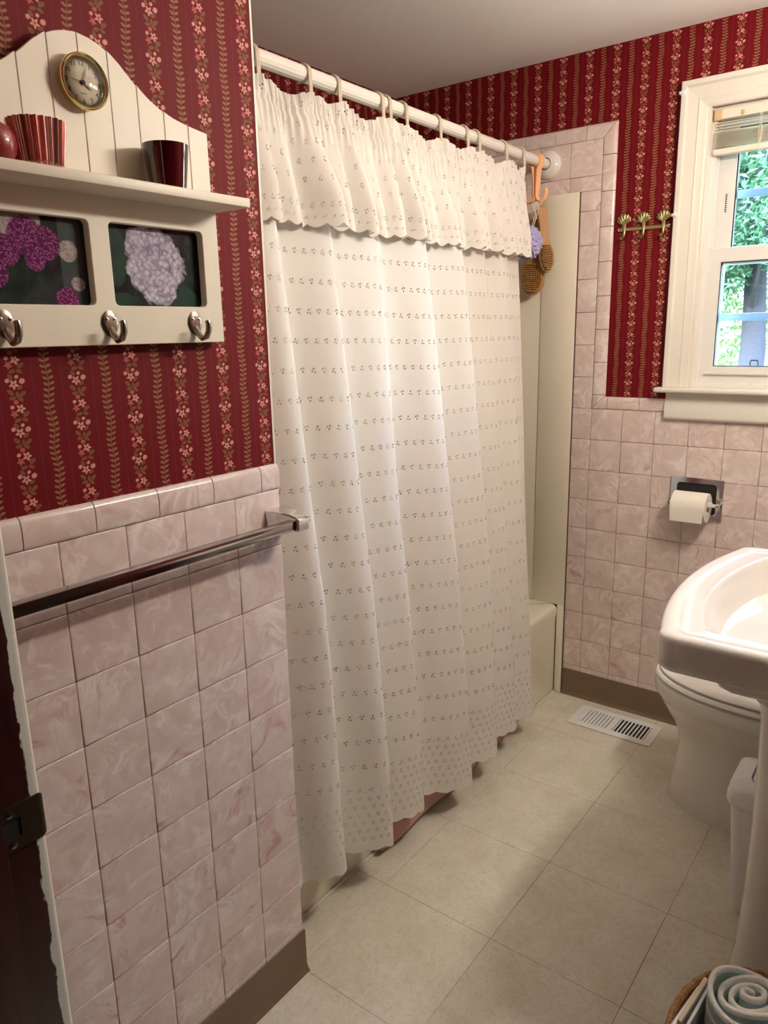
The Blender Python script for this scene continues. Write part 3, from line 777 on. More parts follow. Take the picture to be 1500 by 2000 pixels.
VTOP, VHEM = 1.872, 1.602
def sag(y):
    d = min(abs(y-h) for h in HOOKY); return -0.020*min(1, d/0.07)**1.3
def valance_pt(s, t):
    y = 0.012+(1.318-0.022*t-0.012)*s
    z = VTOP+(VHEM-VTOP)*t+sag(y)*(1-t*0.75)
    head = max(0, 1-t/0.16)
    f = 1.35*fold(y, t, VR, 0.8)*(0.12+0.88*min(1, max(0, t-0.10)*1.5))
    gath = 0.0030*math.sin(y*430+2*math.sin(y*57))*max(0, 1-abs(t-0.13)/0.30)
    ruff = 0.0052*math.sin(y*260+3*math.sin(y*41))*head
    big = 0.016*noise.noise((y*11, 0.3, 5.0))*(1-t)
    x = XRD+0.018+0.012*(1-head*0.4)+0.018*t+f+gath+ruff+big
    if abs(t-0.15) < 0.02: x -= 0.003
    vl = (1-t)*(VTOP-VHEM)
    if t > 0.9999: z -= 0.008*abs(math.sin(PI*y/0.030))-0.003
    if t < 0.0001: z += 0.005*noise.noise((y*60, 2.2, 0.0))
    return (x, y, z), (y*1.7, vl)
sheet(620, 44, valance_pt, 'valance', 'valance', cur)
# pink mat hung over the tub side, showing under the hem
def mat_pt(s, t):
    y = 0.385+(1.185-0.385)*s
    L_ = 0.10+0.365; d = t*L_                     # starts inside the tub, over the rim, down the apron
    bow = 0.010*math.sin(PI*s)+0.005*math.sin(s*17)
    if d < 0.085: x, z = XT-0.085+d, ZT+0.010
    elif d < 0.105:
        a = (d-0.085)/0.020*PI/2; x, z = XT+0.019*math.sin(a), ZT-0.004+0.014*math.cos(a)
    else:
        q = (d-0.105)/(L_-0.105); x, z = XT+0.019+bow*q, ZT-0.004-q*(0.332-0.034*s*s)
    return (x, y, z), (y, d)
mt = sheet(60, 50, mat_pt, 'bath_mat', 'pinkmat', None); tag(mt, 'dusty rose terry bath mat hung over the tub side below the curtain', 'bath mat')
md = mt.modifiers.new('thick', 'SOLIDIFY'); md.thickness = 0.009; md.offset = 1.0
bm = B(); strap(bm, [(XT+0.031, 0.392, z) for z in (0.03, 0.1, 0.2, 0.3)], (0, 1, 0), 0.010, 0.002); obj('hem', bm, 'pinkhem', mt)

# ---- peach hanger with sponge and brushes
YP = 1.452
pk = thing('hanging_hook', 'peach plastic double hook hanging from the curtain rod end', 'hook', (XRD, YP, 1.78))
bm = B(); r = RRD+0.0048
pts = [(XRD-r*math.cos(math.radians(a)), YP, ZRD+r*math.sin(math.radians(a))) for a in range(-55, 181, 14)]
pts += [(XRD+r-0.002, YP, ZRD-0.012), (XRD+0.010, YP, ZRD-0.03), (XRD+0.008, YP, ZRD-0.06), (XRD+0.008, YP, ZRD-0.112)]
strap(bm, pts, (0.35, 1, 0), 0.021, 0.0055); obj('front_arm', bm, 'peach', pk, True, 40)
bm = B(); strap(bm, [(XRD-r*0.57, YP, ZRD-r*0.82), (XRD-0.008, YP, ZRD-0.03), (XRD-0.004, YP, ZRD-0.06), (XRD-0.002, YP, ZRD-0.112)], (0.35, 1, 0), 0.018, 0.0055); obj('back_arm', bm, 'peach', pk, True, 40)
for s, nm in ((1, 'hook'), (-1, 'hook')):
    bm = B(); tube(bm, [(XRD+0.004, YP, ZRD-0.108), (XRD+0.006*s+0.004, YP, ZRD-0.122), (XRD+0.02*s, YP, ZRD-0.128), (XRD+0.034*s, YP, ZRD-0.120), (XRD+0.040*s, YP, ZRD-0.104), (XRD+0.038*s, YP, ZRD-0.090)], [0.006, 0.006, 0.006, 0.006, 0.0062, 0.0065], 10, 0.010); obj(nm, bm, 'peach', pk, True)
pf = thing('bath_sponge', 'lavender mesh bath sponge hanging from the peach hook', 'sponge', (XRD-0.005, 1.43, 1.655))
bm = B(); bmesh.ops.create_icosphere(bm, subdivisions=6, radius=1.0)
for v in bm.verts:
    d = v.co.normalized(); q = d*2.2+Vector((3.1, 1.2, 0.4))
    w = noise.noise(q*1.6)*0.9
    rid = 1-abs(math.sin(7*(noise.noise(q*1.1)+w*0.5)))
    v.co = d*(0.037+0.013*rid+0.006*w); v.co.z *= 1.12
    v.co += Vector((XRD+0.000, 1.408, 1.652))
obj('mesh_ruffles', bm, 'lav', pf, True, 0)
bm = B(); tube(bm, [(XRD+0.018, YP, 1.792), (XRD+0.006, 1.445, 1.75), (XRD-0.002, 1.43, 1.69)], 0.0013, 6); tube(bm, [(XRD+0.016, YP, 1.790), (XRD+0.014, 1.447, 1.75), (XRD+0.002, 1.43, 1.69)], 0.0013, 6); obj('cord_loop', bm, 'cord', pf, True)
def brush(name, label, c, top, length, wid, ang, tilt, cord_to, lean=0.0):
    t = thing(name, label, 'brush', c)
    pts = []
    half = [(0.0, 0.010), (0.01, 0.0145), (0.04, 0.0155), (0.30, 0.011), (0.48, 0.014), (0.60, wid*0.42), (0.74, wid*0.5), (0.88, wid*0.46), (0.96, wid*0.3), (1.0, wid*0.1)]
    out = [(w, -h*length) for h, w in half]+[(-w, -h*length) for h, w in reversed(half)]
    me = plate(out, [], 0.012, 0.003)
    Mx = Matrix.Translation(top) @ Matrix.Rotation(lean, 4, 'Y') @ Matrix.Rotation(ang, 4, 'Z') @ Matrix.Rotation(tilt, 4, 'X') @ Matrix(((1, 0, 0, 0), (0, 0, -1, 0), (0, 1, 0, 0), (0, 0, 0, 1)))
    me.transform(Mx); me.shade_smooth(); me.set_sharp_from_angle(angle=0.6); obj('handle', me, 'brushwood', t)
    bm = B(); n = 0
    for i in range(-4, 5):
        for j in range(14):
            h = 0.60+0.36*j/13; w = wid*0.44*math.sqrt(max(0, 1-((h-0.77)/0.21)**2))
            x = i/4*w; y = -h*length
            if w < 0.004: continue
            p0 = Mx @ Vector((x, y, 0.012)); p1 = Mx @ Vector((x*1.06, y, 0.029)); tube(bm, [p0, (p0+p1)/2, p1], [0.0017, 0.0019, 0.0016], 5)
    b = obj('bristles', bm, 'bristle', t); b['kind'] = 'stuff'
    bm = B(); p = Mx @ Vector((0, -0.008, 0.006)); q = Vector(cord_to)
    tube(bm, [q, (q+p)/2+Vector((0.003, 0, 0)), p], 0.0012, 6); tube(bm, [q, (q+p)/2-Vector((0.003, 0, 0)), p], 0.0012, 6); obj('cord_loop', bm, 'cord', t, True)
brush('bath_brush', 'wooden bath brush with pale bristles hanging against the almond panel', (XRD+0.03, 1.49, 1.56), (XRD+0.006, 1.482, 1.772), 0.212, 0.044, math.radians(50), math.radians(4), (XRD+0.018, YP, 1.786), -0.16)
brush('bath_brush', 'oval wooden bath brush showing gold bristles at the curtain edge', (XRD-0.01, 1.49, 1.49), (XRD-0.026, 1.515, 1.735), 0.245, 0.078, math.radians(8), math.radians(-3), (XRD-0.018, YP, 1.786))

# ================================================================== VANITY LAMP (right wall, over the sink)
vl = thing('vanity_light', 'bar vanity light with round globes above the sink', 'lamp', (WX, 0.6, 1.93))
boxo('back_plate', (WX-0.03, 0.33, 1.89), (WX-0.0005, 0.87, 1.99), 'chrome', vl, 0.004)
g = G('lit globe'); g.base((1, 1, 1, 1)); g.p.inputs['Emission Color'].default_value = VANITY_COLOR+(1,); g.p.inputs['Emission Strength'].default_value = VANITY_STRENGTH; M['globe'] = g.m
for y in (0.42, 0.60, 0.78):
    bm = B(); lathe(bm, [(0.02, 0.0), (0.02, -0.025)], (WX-0.03, y, 1.94), 'x', 20); obj('socket', bm, 'chrome', vl, True)
    bm = B(); bmesh.ops.create_uvsphere(bm, u_segments=24, v_segments=14, radius=0.045); bmesh.ops.translate(bm, verts=bm.verts, vec=(WX-0.097, y, 1.94)); obj('globe', bm, 'globe', vl, True, 0)

# ================================================================== WINDOW
wn = bpy.data.objects.new('window_1', None); COL.objects.link(wn); WLOC['window_1'] = Vector(); struct(wn)
YF = D+0.006                                     # wall face
CO, CI, CZ0, CZ1 = 0.232, 0.311, 1.182, 2.079     # casing outer / inner edge, bottom, top
CR = WIN[0]+WIN[1]-CO                             # mirrored outer edge on the right
cp = [(0.0, 0.0), (0.0, 0.026), (0.002, 0.028), (0.014, 0.028), (0.017, 0.024), (0.020, 0.021), (0.048, 0.017), (0.052, 0.0185), (0.057, 0.0165), (0.073, 0.0145), (0.078, 0.011), (0.079, 0.0)]
bm = B(); loft(bm, [[(CO+d, YF-o, CZ0) for d, o in cp], [(CO+d, YF-o, CZ1-d) for d, o in cp]]); obj('side_casing', bm, 'trim', wn, True, 25)
bm = B(); loft(bm, [[(CR-d, YF-o, CZ0) for d, o in cp], [(CR-d, YF-o, CZ1-d) for d, o in cp]]); obj('side_casing', bm, 'trim', wn, True, 25)
bm = B(); loft(bm, [[(CO+d, YF-o, CZ1-d) for d, o in cp], [(CR-d, YF-o, CZ1-d) for d, o in cp]]); obj('head_casing', bm, 'trim', wn, True, 25)
boxo('stool', (0.211, YF-0.052, 1.1655), (CR+0.021, D+0.055, 1.1815), 'trim', wn, 0.006, 3)
bm = B(); extr(bm, [(YF, 1.076), (YF-0.014, 1.076), (YF-0.021, 1.080), (YF-0.023, 1.088), (YF-0.021, 1.115), (YF-0.016, 1.138), (YF-0.013, 1.152), (YF-0.012, 1.165), (YF, 1.165)], 'x', 0.242, CR-0.010)
obj('apron', bm, 'trim', wn, True, 60)
# jamb liner and vinyl frame
def frame(name, x0, x1, z0, z1, wl_, wt_, wbt, y0, y1, mat, bev=0.003, par=wn):
    me = plate([(x0, z0), (x1, z0), (x1, z1), (x0, z1)], [[(x0+wl_, z0+wbt), (x1-wl_, z0+wbt), (x1-wl_, z1-wt_), (x0+wl_, z1-wt_)]], y1-y0, bev)
    me.transform(ONWALL_B); me.transform(Matrix.Translation((0, y1, 0))); me.shade_smooth(); me.set_sharp_from_angle(angle=0.6)
    return obj(name, me, mat, par)
x0, x1, z0, z1 = WIN
frame('jamb_liner', x0-0.004, x1+0.004, z0+0.0005, z1+0.004, 0.0045, 0.0045, 0.006, D-0.004, D+0.165, 'trim', 0.001)
frame('vinyl_frame', x0+0.001, x1-0.001, 1.1785, z1-0.001, 0.011, 0.016, 0.014, D+0.030, D+0.125, 'vinylwin')
frame('track', x0+0.0115, x1-0.0115, 1.190, z1-0.014, 0.007, 0.012, 0.010, D+0.060, D+0.066, 'vinylwin', 0.001)
lo = frame('lower_sash', 0.3225, x1-0.0075, 1.193, 1.602, 0.042, 0.036, 0.050, D+0.040, D+0.070, 'vinylwin', 0.004)
frame('gasket', 0.3638, x1-0.049, 1.2420, 1.5667, 0.0062, 0.0062, 0.0062, D+0.0425, D+0.060, 'black', 0.0004, lo)
boxo('pane', (0.366, D+0.052, 1.243), (x1-0.051, D+0.056, 1.566), 'pane', lo)
boxo('lift_rail', (0.345, D+0.030, 1.2215), (x1-0.03, D+0.042, 1.2285), 'vinylwin', lo, 0.002)
up = frame('upper_sash', 0.3300, x1-0.015, 1.560, z1-0.017, 0.0500, 0.040, 0.036, D+0.074, D+0.104, 'vinylwin', 0.004)
frame('gasket', 0.3795, x1-0.0645, 1.5960, z1-0.057, 0.0068, 0.0068, 0.0068, D+0.0762, D+0.092, 'black', 0.0004, up)
boxo('pane', (0.3815, D+0.085, 1.596), (x1-0.0665, D+0.089, z1-0.057), 'pane', up)
bm = B()
for k in range(9): box(bm, (0.3575, D+0.0725, 1.712+k*0.006), (0.3625, D+0.0745, 1.7152+k*0.006))
obj('vent_latch', bm, 'chromedark', up)
boxo('sash_catch', (0.352, D+0.071, 1.6025), (0.362, D+0.075, 1.6105), 'vinylwin', up, 0.001)
stf = frame('storm_frame', x0+0.012, x1-0.012, 1.192, z1-0.012, 0.026, 0.026, 0.02, D+0.135, D+0.155, 'storm', 0.002)
for zz in (1.386, 1.757): boxo('crossbar', (x0+0.034, D+0.136, zz), (x1-0.034, D+0.152, zz+0.024), 'storm', stf, 0.003)
bm = B(); tube(bm, [(0.455, D+0.140, 1.208), (0.4585, D+0.134, 1.258), (0.4605, D+0.134, 1.262), (0.479, D+0.134, 1.262), (0.481, D+0.134, 1.258), (0.485, D+0.140, 1.208)], 0.0022, 8); obj('wire_latch', bm, 'dark', stf, True)
# blind
bl = thing('window_blind', 'ivory mini blind raised to the top of the window', 'blind', (0.6, 1.575, 1.99))
bx0, bx1 = 0.3225, x1-0.0075
boxo('headrail', (bx0+0.003, 1.558, 1.965), (bx1-0.003, 1.586, 1.992), 'blind', bl, 0.002)
for x in (bx0, bx1-0.022): boxo('bracket', (x, 1.5555, 1.963), (x+0.022, 1.589, 1.995), 'blindcap', bl, 0.002)
boxo('valance_clip', (0.398, 1.5545, 1.968), (0.406, 1.5575, 1.981), 'blindcap', bl, 0.001)
slp = [(-0.0125, 0.0), (-0.006, 0.0022), (0.0, 0.003), (0.006, 0.0022), (0.0125, 0.0), (0.0125, -0.0007), (0.0, 0.0022), (-0.0125, -0.0007)]
def slat(z, tilt):
    bm = B(); c, s = math.cos(tilt), math.sin(tilt)
    extr(bm, [(1.572+a*c-b*s, z+a*s+b*c) for a, b in slp], 'x', bx0+0.006, bx1-0.006); obj('slat', bm, 'blind', bl, True, 50)
for i, z in enumerate((1.956, 1.948, 1.940, 1.932)): slat(z, 0.12)
for i in range(13): slat(1.889+i*0.0031, 0.0)
boxo('bottom_rail', (bx0+0.004, 1.5595, 1.868), (bx1-0.004, 1.5845, 1.885), 'blind', bl, 0.004)
for x in (0.452, 0.8):
    bm = B()
    for dx in (-0.002, 0.002): tube(bm, [(x+dx, 1.5588, 1.97), (x+dx, 1.5586, 1.93), (x+dx*2.4, 1.5580, 1.915), (x+dx, 1.5585, 1.895), (x+dx, 1.558, 1.865)], 0.0009, 6)
    obj('ladder_cord', bm, 'cord', bl, True)
    bm = B()
    for k in range(7):
        pp = [(x-0.007+0.002*random.random(), 1.5578, 1.893+k*0.0052), (x, 1.555, 1.890+k*0.0052), (x+0.008+0.002*random.random(), 1.5578, 1.8945+k*0.0052)]
        tube(bm, pp, 0.0008, 5)
    obj('cord_rungs', bm, 'cord', bl, True)
for z, lb in ((2.047, 'small white curtain bracket at the upper left corner of the window casing'), (1.706, 'small white curtain bracket on the casing beside the shell hooks')):
    t = thing('curtain_bracket', lb, 'bracket', (0.233, D-0.02, z), 'white brackets on the window casing')
    boxo('clip_base', (0.2325, D-0.0245, z-0.008), (0.247, D-0.0222, z+0.008), 'clip', t, 0.0006)
    bm = B(); lathe(bm, [(0.0045, 0.0), (0.0045, 0.012), (0.003, 0.013)], (0.2285, D-0.0265, z), 'x', 14); obj('clip_barrel', bm, 'clip', t, True)

# ================================================================== OUTDOORS
ln = struct(boxo('ground_lawn', (-40, D+0.2, -0.9), (40, 70, -0.55), 'lawn'), 'sunlit green lawn beyond the window')
struct(boxo('wall_exterior', (XL-0.15, D+0.171, -0.6), (WIN[0]-0.02, D+0.19, 2.4), 'siding'))
random.seed(11)
def tree(x, y, h, cr, n, leafmat, label, low=0.25, trunk=0.16, ls=0.16):
    t = thing('tree', label, 'tree', (x, y, -0.55), 'trees beyond the window')
    bm = B(); tube(bm, [(x, y, -0.6), (x+0.05, y, h*0.2), (x-0.05, y+0.1, h*0.5), (x+0.1, y, h*0.85)], [trunk*1.2, trunk, trunk*0.7, trunk*0.2], 10)
    for k in range(7):
        a = random.uniform(0, 2*PI); hh = h*random.uniform(0.25, 0.7); rr_ = cr*random.uniform(0.5, 0.9)
        tube(bm, [(x, y, hh), (x+rr_*0.5*math.cos(a), y+rr_*0.5*math.sin(a), hh+0.25), (x+rr_*math.cos(a), y+rr_*math.sin(a), hh+0.8)], [trunk*0.45, trunk*0.3, trunk*0.1], 6)
    obj('trunk', bm, 'bark', t, True)
    vs = []; fs = []
    blobs = [(Vector((x+random.uniform(-1, 1)*cr*0.75, y+random.uniform(-1, 1)*cr*0.75, h*random.uniform(low, 0.95))), cr*random.uniform(0.28, 0.5)) for _ in range(22)]
    for i in range(n):
        c, r = random.choice(blobs)
        d = Vector((random.gauss(0, 1), random.gauss(0, 1), random.gauss(0, 1))).normalized()*r*random.uniform(0.6, 1.05)
        p = c+d; a = Vector((random.gauss(0, 1), random.gauss(0, 1), random.gauss(0, 1))).normalized(); b = a.orthogonal().normalized()
        s = ls*0.3*random.uniform(0.6, 1.3); k = len(vs); nn = a.cross(b)*s*0.12
        vs += [p-a*s, p+b*s*0.4+nn, p+a*s, p-b*s*0.4+nn]; fs.append((k, k+1, k+2)); fs.append((k, k+2, k+3))
    me = bpy.data.meshes.new('foliage'); me.from_pydata(vs, [], fs); me.update(); o = obj('foliage', me, leafmat, t); o['kind'] = 'stuff'
tree(-1.15, 9.5, 5.4, 1.7, 35360, 'leafB', 'blue green tree straight beyond the lower window pane', 0.36, 0.15)
tree(-3.6, 11.5, 6.2, 2.3, 40800, 'leafA', 'bright green tree at the left of the window view', 0.22)
tree(1.6, 12.5, 6.0, 2.2, 40800, 'leafA', 'bright green tree at the right of the window view', 0.25)
tree(-0.4, 16.0, 7.5, 3.0, 47600, 'leafB', 'tall dense tree behind the nearer trees outside', 0.16, 0.2, 0.2)
tree(-6.0, 17.0, 7.5, 3.2, 40800, 'leafB', 'tall dense tree far left outside the window', 0.16, 0.2, 0.2)
tree(5.0, 17.0, 7.0, 3.0, 40800, 'leafB', 'tall dense tree far right outside the window', 0.16, 0.2, 0.2)

# ================================================================== SHELF WITH CLOCK
BT = 0.012                                     # front plane of the backboard
CY, HW = -0.338, 0.212                          # centre and half width
sh = thing('wall_shelf', 'cream wall shelf with arched plank back, two photo frames and hooks', 'shelf', (0.0, CY, 1.365))
def arch(d):
    d = abs(d); k = [(0.0, 1.766), (0.02, 1.7635), (0.04, 1.757), (0.06, 1.744), (0.08, 1.727), (0.10, 1.7115), (0.12, 1.7005), (0.145, 1.691), (0.18, 1.684), (0.212, 1.680)]
    return interp(k, d)
zl = 1.5655                                     # underside of the ledge
edges = [CY-HW]+[CY+0.0437*k for k in range(-4, 5)]+[CY+HW]
for a, b in zip(edges, edges[1:]):
    n = 5; top = [(a+0.0014+(b-a-0.0028)*i/n, arch(a+(b-a)*i/n-CY)) for i in range(n+1)]
    out = [(a+0.0014, zl+0.006)]+[(b-0.0014, zl+0.006)]+list(reversed(top))
    me = plate(out, [], BT-0.002, 0.0008); me.transform(ONWALL_L); me.transform(Matrix.Translation((0.0021, 0, 0))); obj('plank', me, 'shelfwhite', sh)
n = 40; top = [(CY-HW+0.001+(2*HW-0.002)*i/n, arch(-HW+2*HW*i/n)-0.0012) for i in range(n+1)]
me = plate([(CY-HW+0.001, zl)]+[(CY+HW-0.001, zl)]+list(reversed(top)), [], 0.0048, 0); me.transform(ONWALL_L); me.transform(Matrix.Translation((-0.0030, 0, 0))); obj('backing', me, 'shelfwhite', sh)
pw, pz0, pz1 = (0.0145, 0.183), 1.4185, 1.5345
rh = [rrect(CY+pw[0], pz0, CY+pw[1], pz1, 0.0085, 5), rrect(CY-pw[1], pz0, CY-pw[0], pz1, 0.0085, 5)]
me = plate([(CY-HW, 1.366), (CY+HW, 1.366), (CY+HW, zl+0.002), (CY-HW, zl+0.002)], [list(reversed(r)) for r in rh], 0.014, 0.0012)
me.transform(ONWALL_L); me.transform(Matrix.Translation((0.004, 0, 0))); fr = obj('frame_board', me, 'shelfwhite', sh)
boxo('frame_back', (-0.0055, CY-HW+0.002, 1.368), (0.0002, CY+HW-0.002, zl), 'shelfwhite', sh)
boxo('ledge', (-0.004, CY-HW-0.011, 1.5660), (0.088, CY+HW+0.011, 1.5795), 'shelfwhite', sh, 0.0018)
for s, kind, lb in ((1, 'photo_white', 'printed photo of a pale lilac hydrangea'), (-1, 'photo_pink', 'printed photo of magenta hydrangeas')):
    yc = CY+s*(pw[0]+pw[1])/2; zc = (pz0+pz1)/2; hw_, hh = 0.089, 0.062
    bm = B(); uvl = bm.loops.layers.uv.new('UVMap'); vs = [bm.verts.new((0.0022, yc+a*hw_, zc+b*hh)) for a, b in ((-1, -1), (1, -1), (1, 1), (-1, 1))]
    f = bm.faces.new(vs)
    for l, (a, b) in zip(f.loops, ((-1, -1), (1, -1), (1, 1), (-1, 1))): l[uvl].uv = (a*hw_, b*hh)
    ph = bmesh.ops.extrude_face_region(bm, geom=[f]); bmesh.ops.translate(bm, verts=[v for v in ph['geom'] if isinstance(v, bmesh.types.BMVert)], vec=(-0.0012, 0, 0))
    o = obj('photo', bm, kind, sh); o['label'] = lb
    boxo('photo_glass', (0.0040, yc-hw_, zc-hh), (0.0056, yc+hw_, zc+hh), 'picglass', sh)
for yk in (CY+0.0022, CY+0.1545, CY-0.149):
    zk = 1.3945
    bm = B(); pr = []
    for k in range(28):
        a = 2*PI*k/28; w = 0.0135*math.sin(a); h = 0.0185*math.cos(a)
        pr.append((w*(1.0 if h > 0 else 1.0+h*14), h))
    out_ = [(x, z) for x, z in pr]
    rings = [[(0.018+dx, yk+x*s, zk+z*s) for x, z in out_] for dx, s in ((0.0, 1.0), (0.0018, 1.0), (0.0030, 0.86), (0.0036, 0.55))]
    loft(bm, rings); hb = obj('coat_hook', bm, 'nickel', sh, True, 40)
    bm = B(); tube(bm, [(0.019, yk, zk-0.006), (0.025, yk, zk-0.016), (0.034, yk, zk-0.0235), (0.044, yk, zk-0.021), (0.050, yk, zk-0.012), (0.051, yk, zk-0.001), (0.0495, yk, zk+0.003)], [0.0042, 0.0044, 0.0042, 0.0040, 0.0039, 0.0040, 0.0042], 12, 0.0052); obj('prong', bm, 'nickel', hb, True)
    for s in (-1, 1):
        bm = B(); lathe(bm, [(0.0027, 0.0), (0.0027, 0.0007), (0.0014, 0.0012)], (0.0212, yk+s*0.0058, zk+0.006), 'x', 12); obj('screw', bm, 'chrome', hb, True)
# clock
ck = thing('wall_clock', 'small round gold rimmed clock on the arched shelf back', 'clock', (BT, -0.3405, 1.7045))
CKY, CKZ, CR_ = -0.3405, 1.7045, 0.0345
bm = B(); lathe(bm, [(CR_*0.93, BT+0.0002), (CR_*0.97, BT+0.006), (CR_, BT+0.012), (CR_*1.0, BT+0.015), (CR_*0.95, BT+0.0165), (CR_*0.90, BT+0.0155), (CR_*0.875, BT+0.012), (CR_*0.875, BT+0.006)], (0, CKY, CKZ), 'x', 56, cap1=False); obj('rim', bm, 'gold', ck, True, 60)
bm = B(); lathe(bm, [(CR_*0.92, BT+0.0022), (CR_*0.88, BT+0.0075)], (0, CKY, CKZ), 'x', 48); obj('dial', bm, 'clockface', ck)
for h in range(1, 13):
    a = math.radians(90-30*h); me = text_mesh(str(h), 0.0086, 0.00008)
    me.transform(ONWALL_L); me.transform(Matrix.Translation((BT+0.0077, CKY+0.0232*math.cos(a), CKZ+0.0232*math.sin(a)))); obj('numeral', me, 'ink', ck)
boxo('dial_mark', (BT+0.0076, CKY-0.0045, CKZ-0.0135), (BT+0.0078, CKY+0.0045, CKZ-0.0128), 'ink', ck)
def hand(name, hour, ln_, w, x):
    a = math.radians(90-30*hour); d = Vector((0, math.cos(a), math.sin(a))); q = Vector((0, -math.sin(a), math.cos(a))); c = Vector((x, CKY, CKZ))
    bm = B(); loft(bm, [[c-d*0.004+q*w/2+Vector((e, 0, 0)), c+d*ln_*0.6+q*w*0.75+Vector((e, 0, 0)), c+d*ln_+Vector((e, 0, 0)), c+d*ln_*0.6-q*w*0.75+Vector((e, 0, 0)), c-d*0.004-q*w/2+Vector((e, 0, 0))] for e in (0, 0.0004)]); obj(name, bm, 'hand', ck)
hand('minute_hand', 0.62, 0.0205, 0.0010, BT+0.0092); hand('hour_hand', 4.05, 0.0150, 0.0016, BT+0.0086); hand('second_hand', 9.15, 0.0205, 0.0005, BT+0.0098)
bm = B(); lathe(bm, [(0.0028, BT+0.0076), (0.0028, BT+0.0104), (0.0012, BT+0.0110)], (0, CKY, CKZ), 'x', 16); obj('hub', bm, 'ink', ck, True)
bm = B(); lathe(bm, [(CR_*0.885*math.cos(t), BT+0.0125+0.0085*math.sin(t)) for t in [i*PI/2/7 for i in range(7)]]+[(0.0006, BT+0.021)], (0, CKY, CKZ), 'x', 48, cap0=False); obj('crystal', bm, 'coverglass', ck, True, 0)
# candles on the ledge
ZS = 1.5797
def glass_cup(name, label, c, rb, rt, h, mat, wob=None, n=48, wall=0.0025):
    t = thing(name, label, 'candle holder', (c[0], c[1], ZS))
    pr = [(rb*0.9, 0.0), (rb, 0.002)]+[(rb+(rt-rb)*k/8, 0.002+(h-0.002)*k/8) for k in range(1, 9)]+[(rt-wall, h), (rt-wall-0.001, h-0.004), (rb+(rt-rb)*0.4-wall, h*0.40), (0.0006, h*0.40)]
    bm = B(); lathe(bm, pr, (c[0], c[1], ZS), 'z', n, wob=wob); obj('glass_cup', bm, mat, t, True, 40)
    return t
glass_cup('votive_candle', 'dark ruby glass votive cup at the right of the shelf', (0.046, -0.235), 0.0255, 0.0325, 0.0615, 'redglass')
fl_ = glass_cup('votive_candle', 'ribbed rose mercury glass votive cup on the shelf', (0.048, -0.430), 0.0270, 0.0340, 0.0560, 'mercury', lambda a, h: 1+0.045*math.cos(24*a), 192, 0.0022)
bm = B(); lathe(bm, [(0.004, 0.0), (0.0205, 0.002), (0.0245, 0.009), (0.0265, 0.018), (0.0255, 0.028), (0.0205, 0.037), (0.012, 0.0425), (0.003, 0.0438)], (0.060, -0.4935, ZS), 'z', 32)
o = obj('round_candle', bm, 'redwax', None, True, 60); tag(o, 'round red candle at the left image edge beside the ribbed votive', 'candle')
bm = B(); tube(bm, [(0.060, -0.4935, ZS+0.043), (0.0605, -0.493, ZS+0.051)], 0.0008, 6); obj('wick', bm, 'ink', o)

# ================================================================== TOWEL BAR
tb = thing('towel_bar', 'square chrome towel bar on the pink tiled wall', 'towel bar', (0, -0.30, 1.035))
boxo('bar', (0.0475, -0.615, 1.0255), (0.0665, -0.022, 1.0435), 'chromedark', tb, 0.0012)  # darker chrome than the posts, to paint in dark reflections
for yc in (-0.0125, -0.6255):
    s = 1 if yc > -0.3 else -1
    bm = B(); rings = []
    for x, hy, h0, h1 in ((0.0004, 0.027, 1.0105, 1.0580), (0.004, 0.027, 1.0105, 1.0580), (0.010, 0.0255, 1.0125, 1.0575), (0.03, 0.0205, 1.0185, 1.0560), (0.05, 0.0165, 1.0215, 1.0530), (0.064, 0.0150, 1.0215, 1.0500), (0.070, 0.0140, 1.0225, 1.0470), (0.072, 0.0125, 1.0240, 1.0450)):
        rings.append([(x, yc+py, pz) for py, pz in rrect(-hy, h0, hy, h1, 0.004, 3)])
    loft(bm, rings); obj('post', bm, 'chrome', tb, True, 35)

# ================================================================== TOILET PAPER
th = thing('paper_holder', 'chrome recessed toilet paper holder in the pink tiles', 'paper holder', (0.36, D, 0.75))
hx0, hx1, hz0, hz1 = 0.279, 0.442, 0.754, 0.890
me = plate(rrect(hx0, hz0, hx1, hz1, 0.003, 2), [list(reversed(rrect(hx0+0.018, hz0+0.018, hx1-0.018, hz1-0.016, 0.012, 5)))], 0.006, 0.0018); me.transform(ONWALL_B); me.transform(Matrix.Translation((0, D-0.0004, 0))); obj('face_frame', me, 'chrome', th)
bm = B()
rg = [[(x, y, z) for x, z in rrect(hx0+0.017, hz0+0.017, hx1-0.017, hz1-0.015, 0.012, 5)] for y in (D-0.0022, D-0.0010)]
loft(bm, rg); obj('recess_shade', bm, 'dark', th, True, 40)  # flat dark sheet, the recess shade is put into its colour
RZ, RY = 0.8135, D-0.047
for x, s in ((hx0+0.006, 1), (hx1-0.006, -1)):
    bm = B(); tube(bm, [(x+s*0.003, D-0.004, RZ-0.02), (x, D-0.02, RZ-0.008), (x-s*0.001, D-0.038, RZ), (x-s*0.001, RY-0.002, RZ)], [0.006, 0.0065, 0.007, 0.0075], 12, 0.005); obj('arm', bm, 'chrome', th, True)
    bm = B(); lathe(bm, [(0.0088, -0.004), (0.0095, 0.0), (0.0088, 0.004)], (x-s*0.001, RY, RZ), 'x', 18); obj('arm_knob', bm, 'chrome', th, True, 50)
bm = B(); lathe(bm, [(0.006, hx0+0.010), (0.006, 0.300), (0.0105, 0.3005), (0.0105, 0.421), (0.006, 0.4215), (0.006, hx1-0.010)], (0, RY, RZ), 'x', 20, wob=lambda a, h: 1+0.06*(1 if math.sin(8*a) > 0 else -1)); obj('spindle', bm, 'cardboard', th, True, 30)
tr = thing('toilet_paper', 'white toilet paper roll on the chrome holder', 'toilet paper', (0.36, RY, RZ))
rp = 0.047; xa, xb = 0.305, 0.412
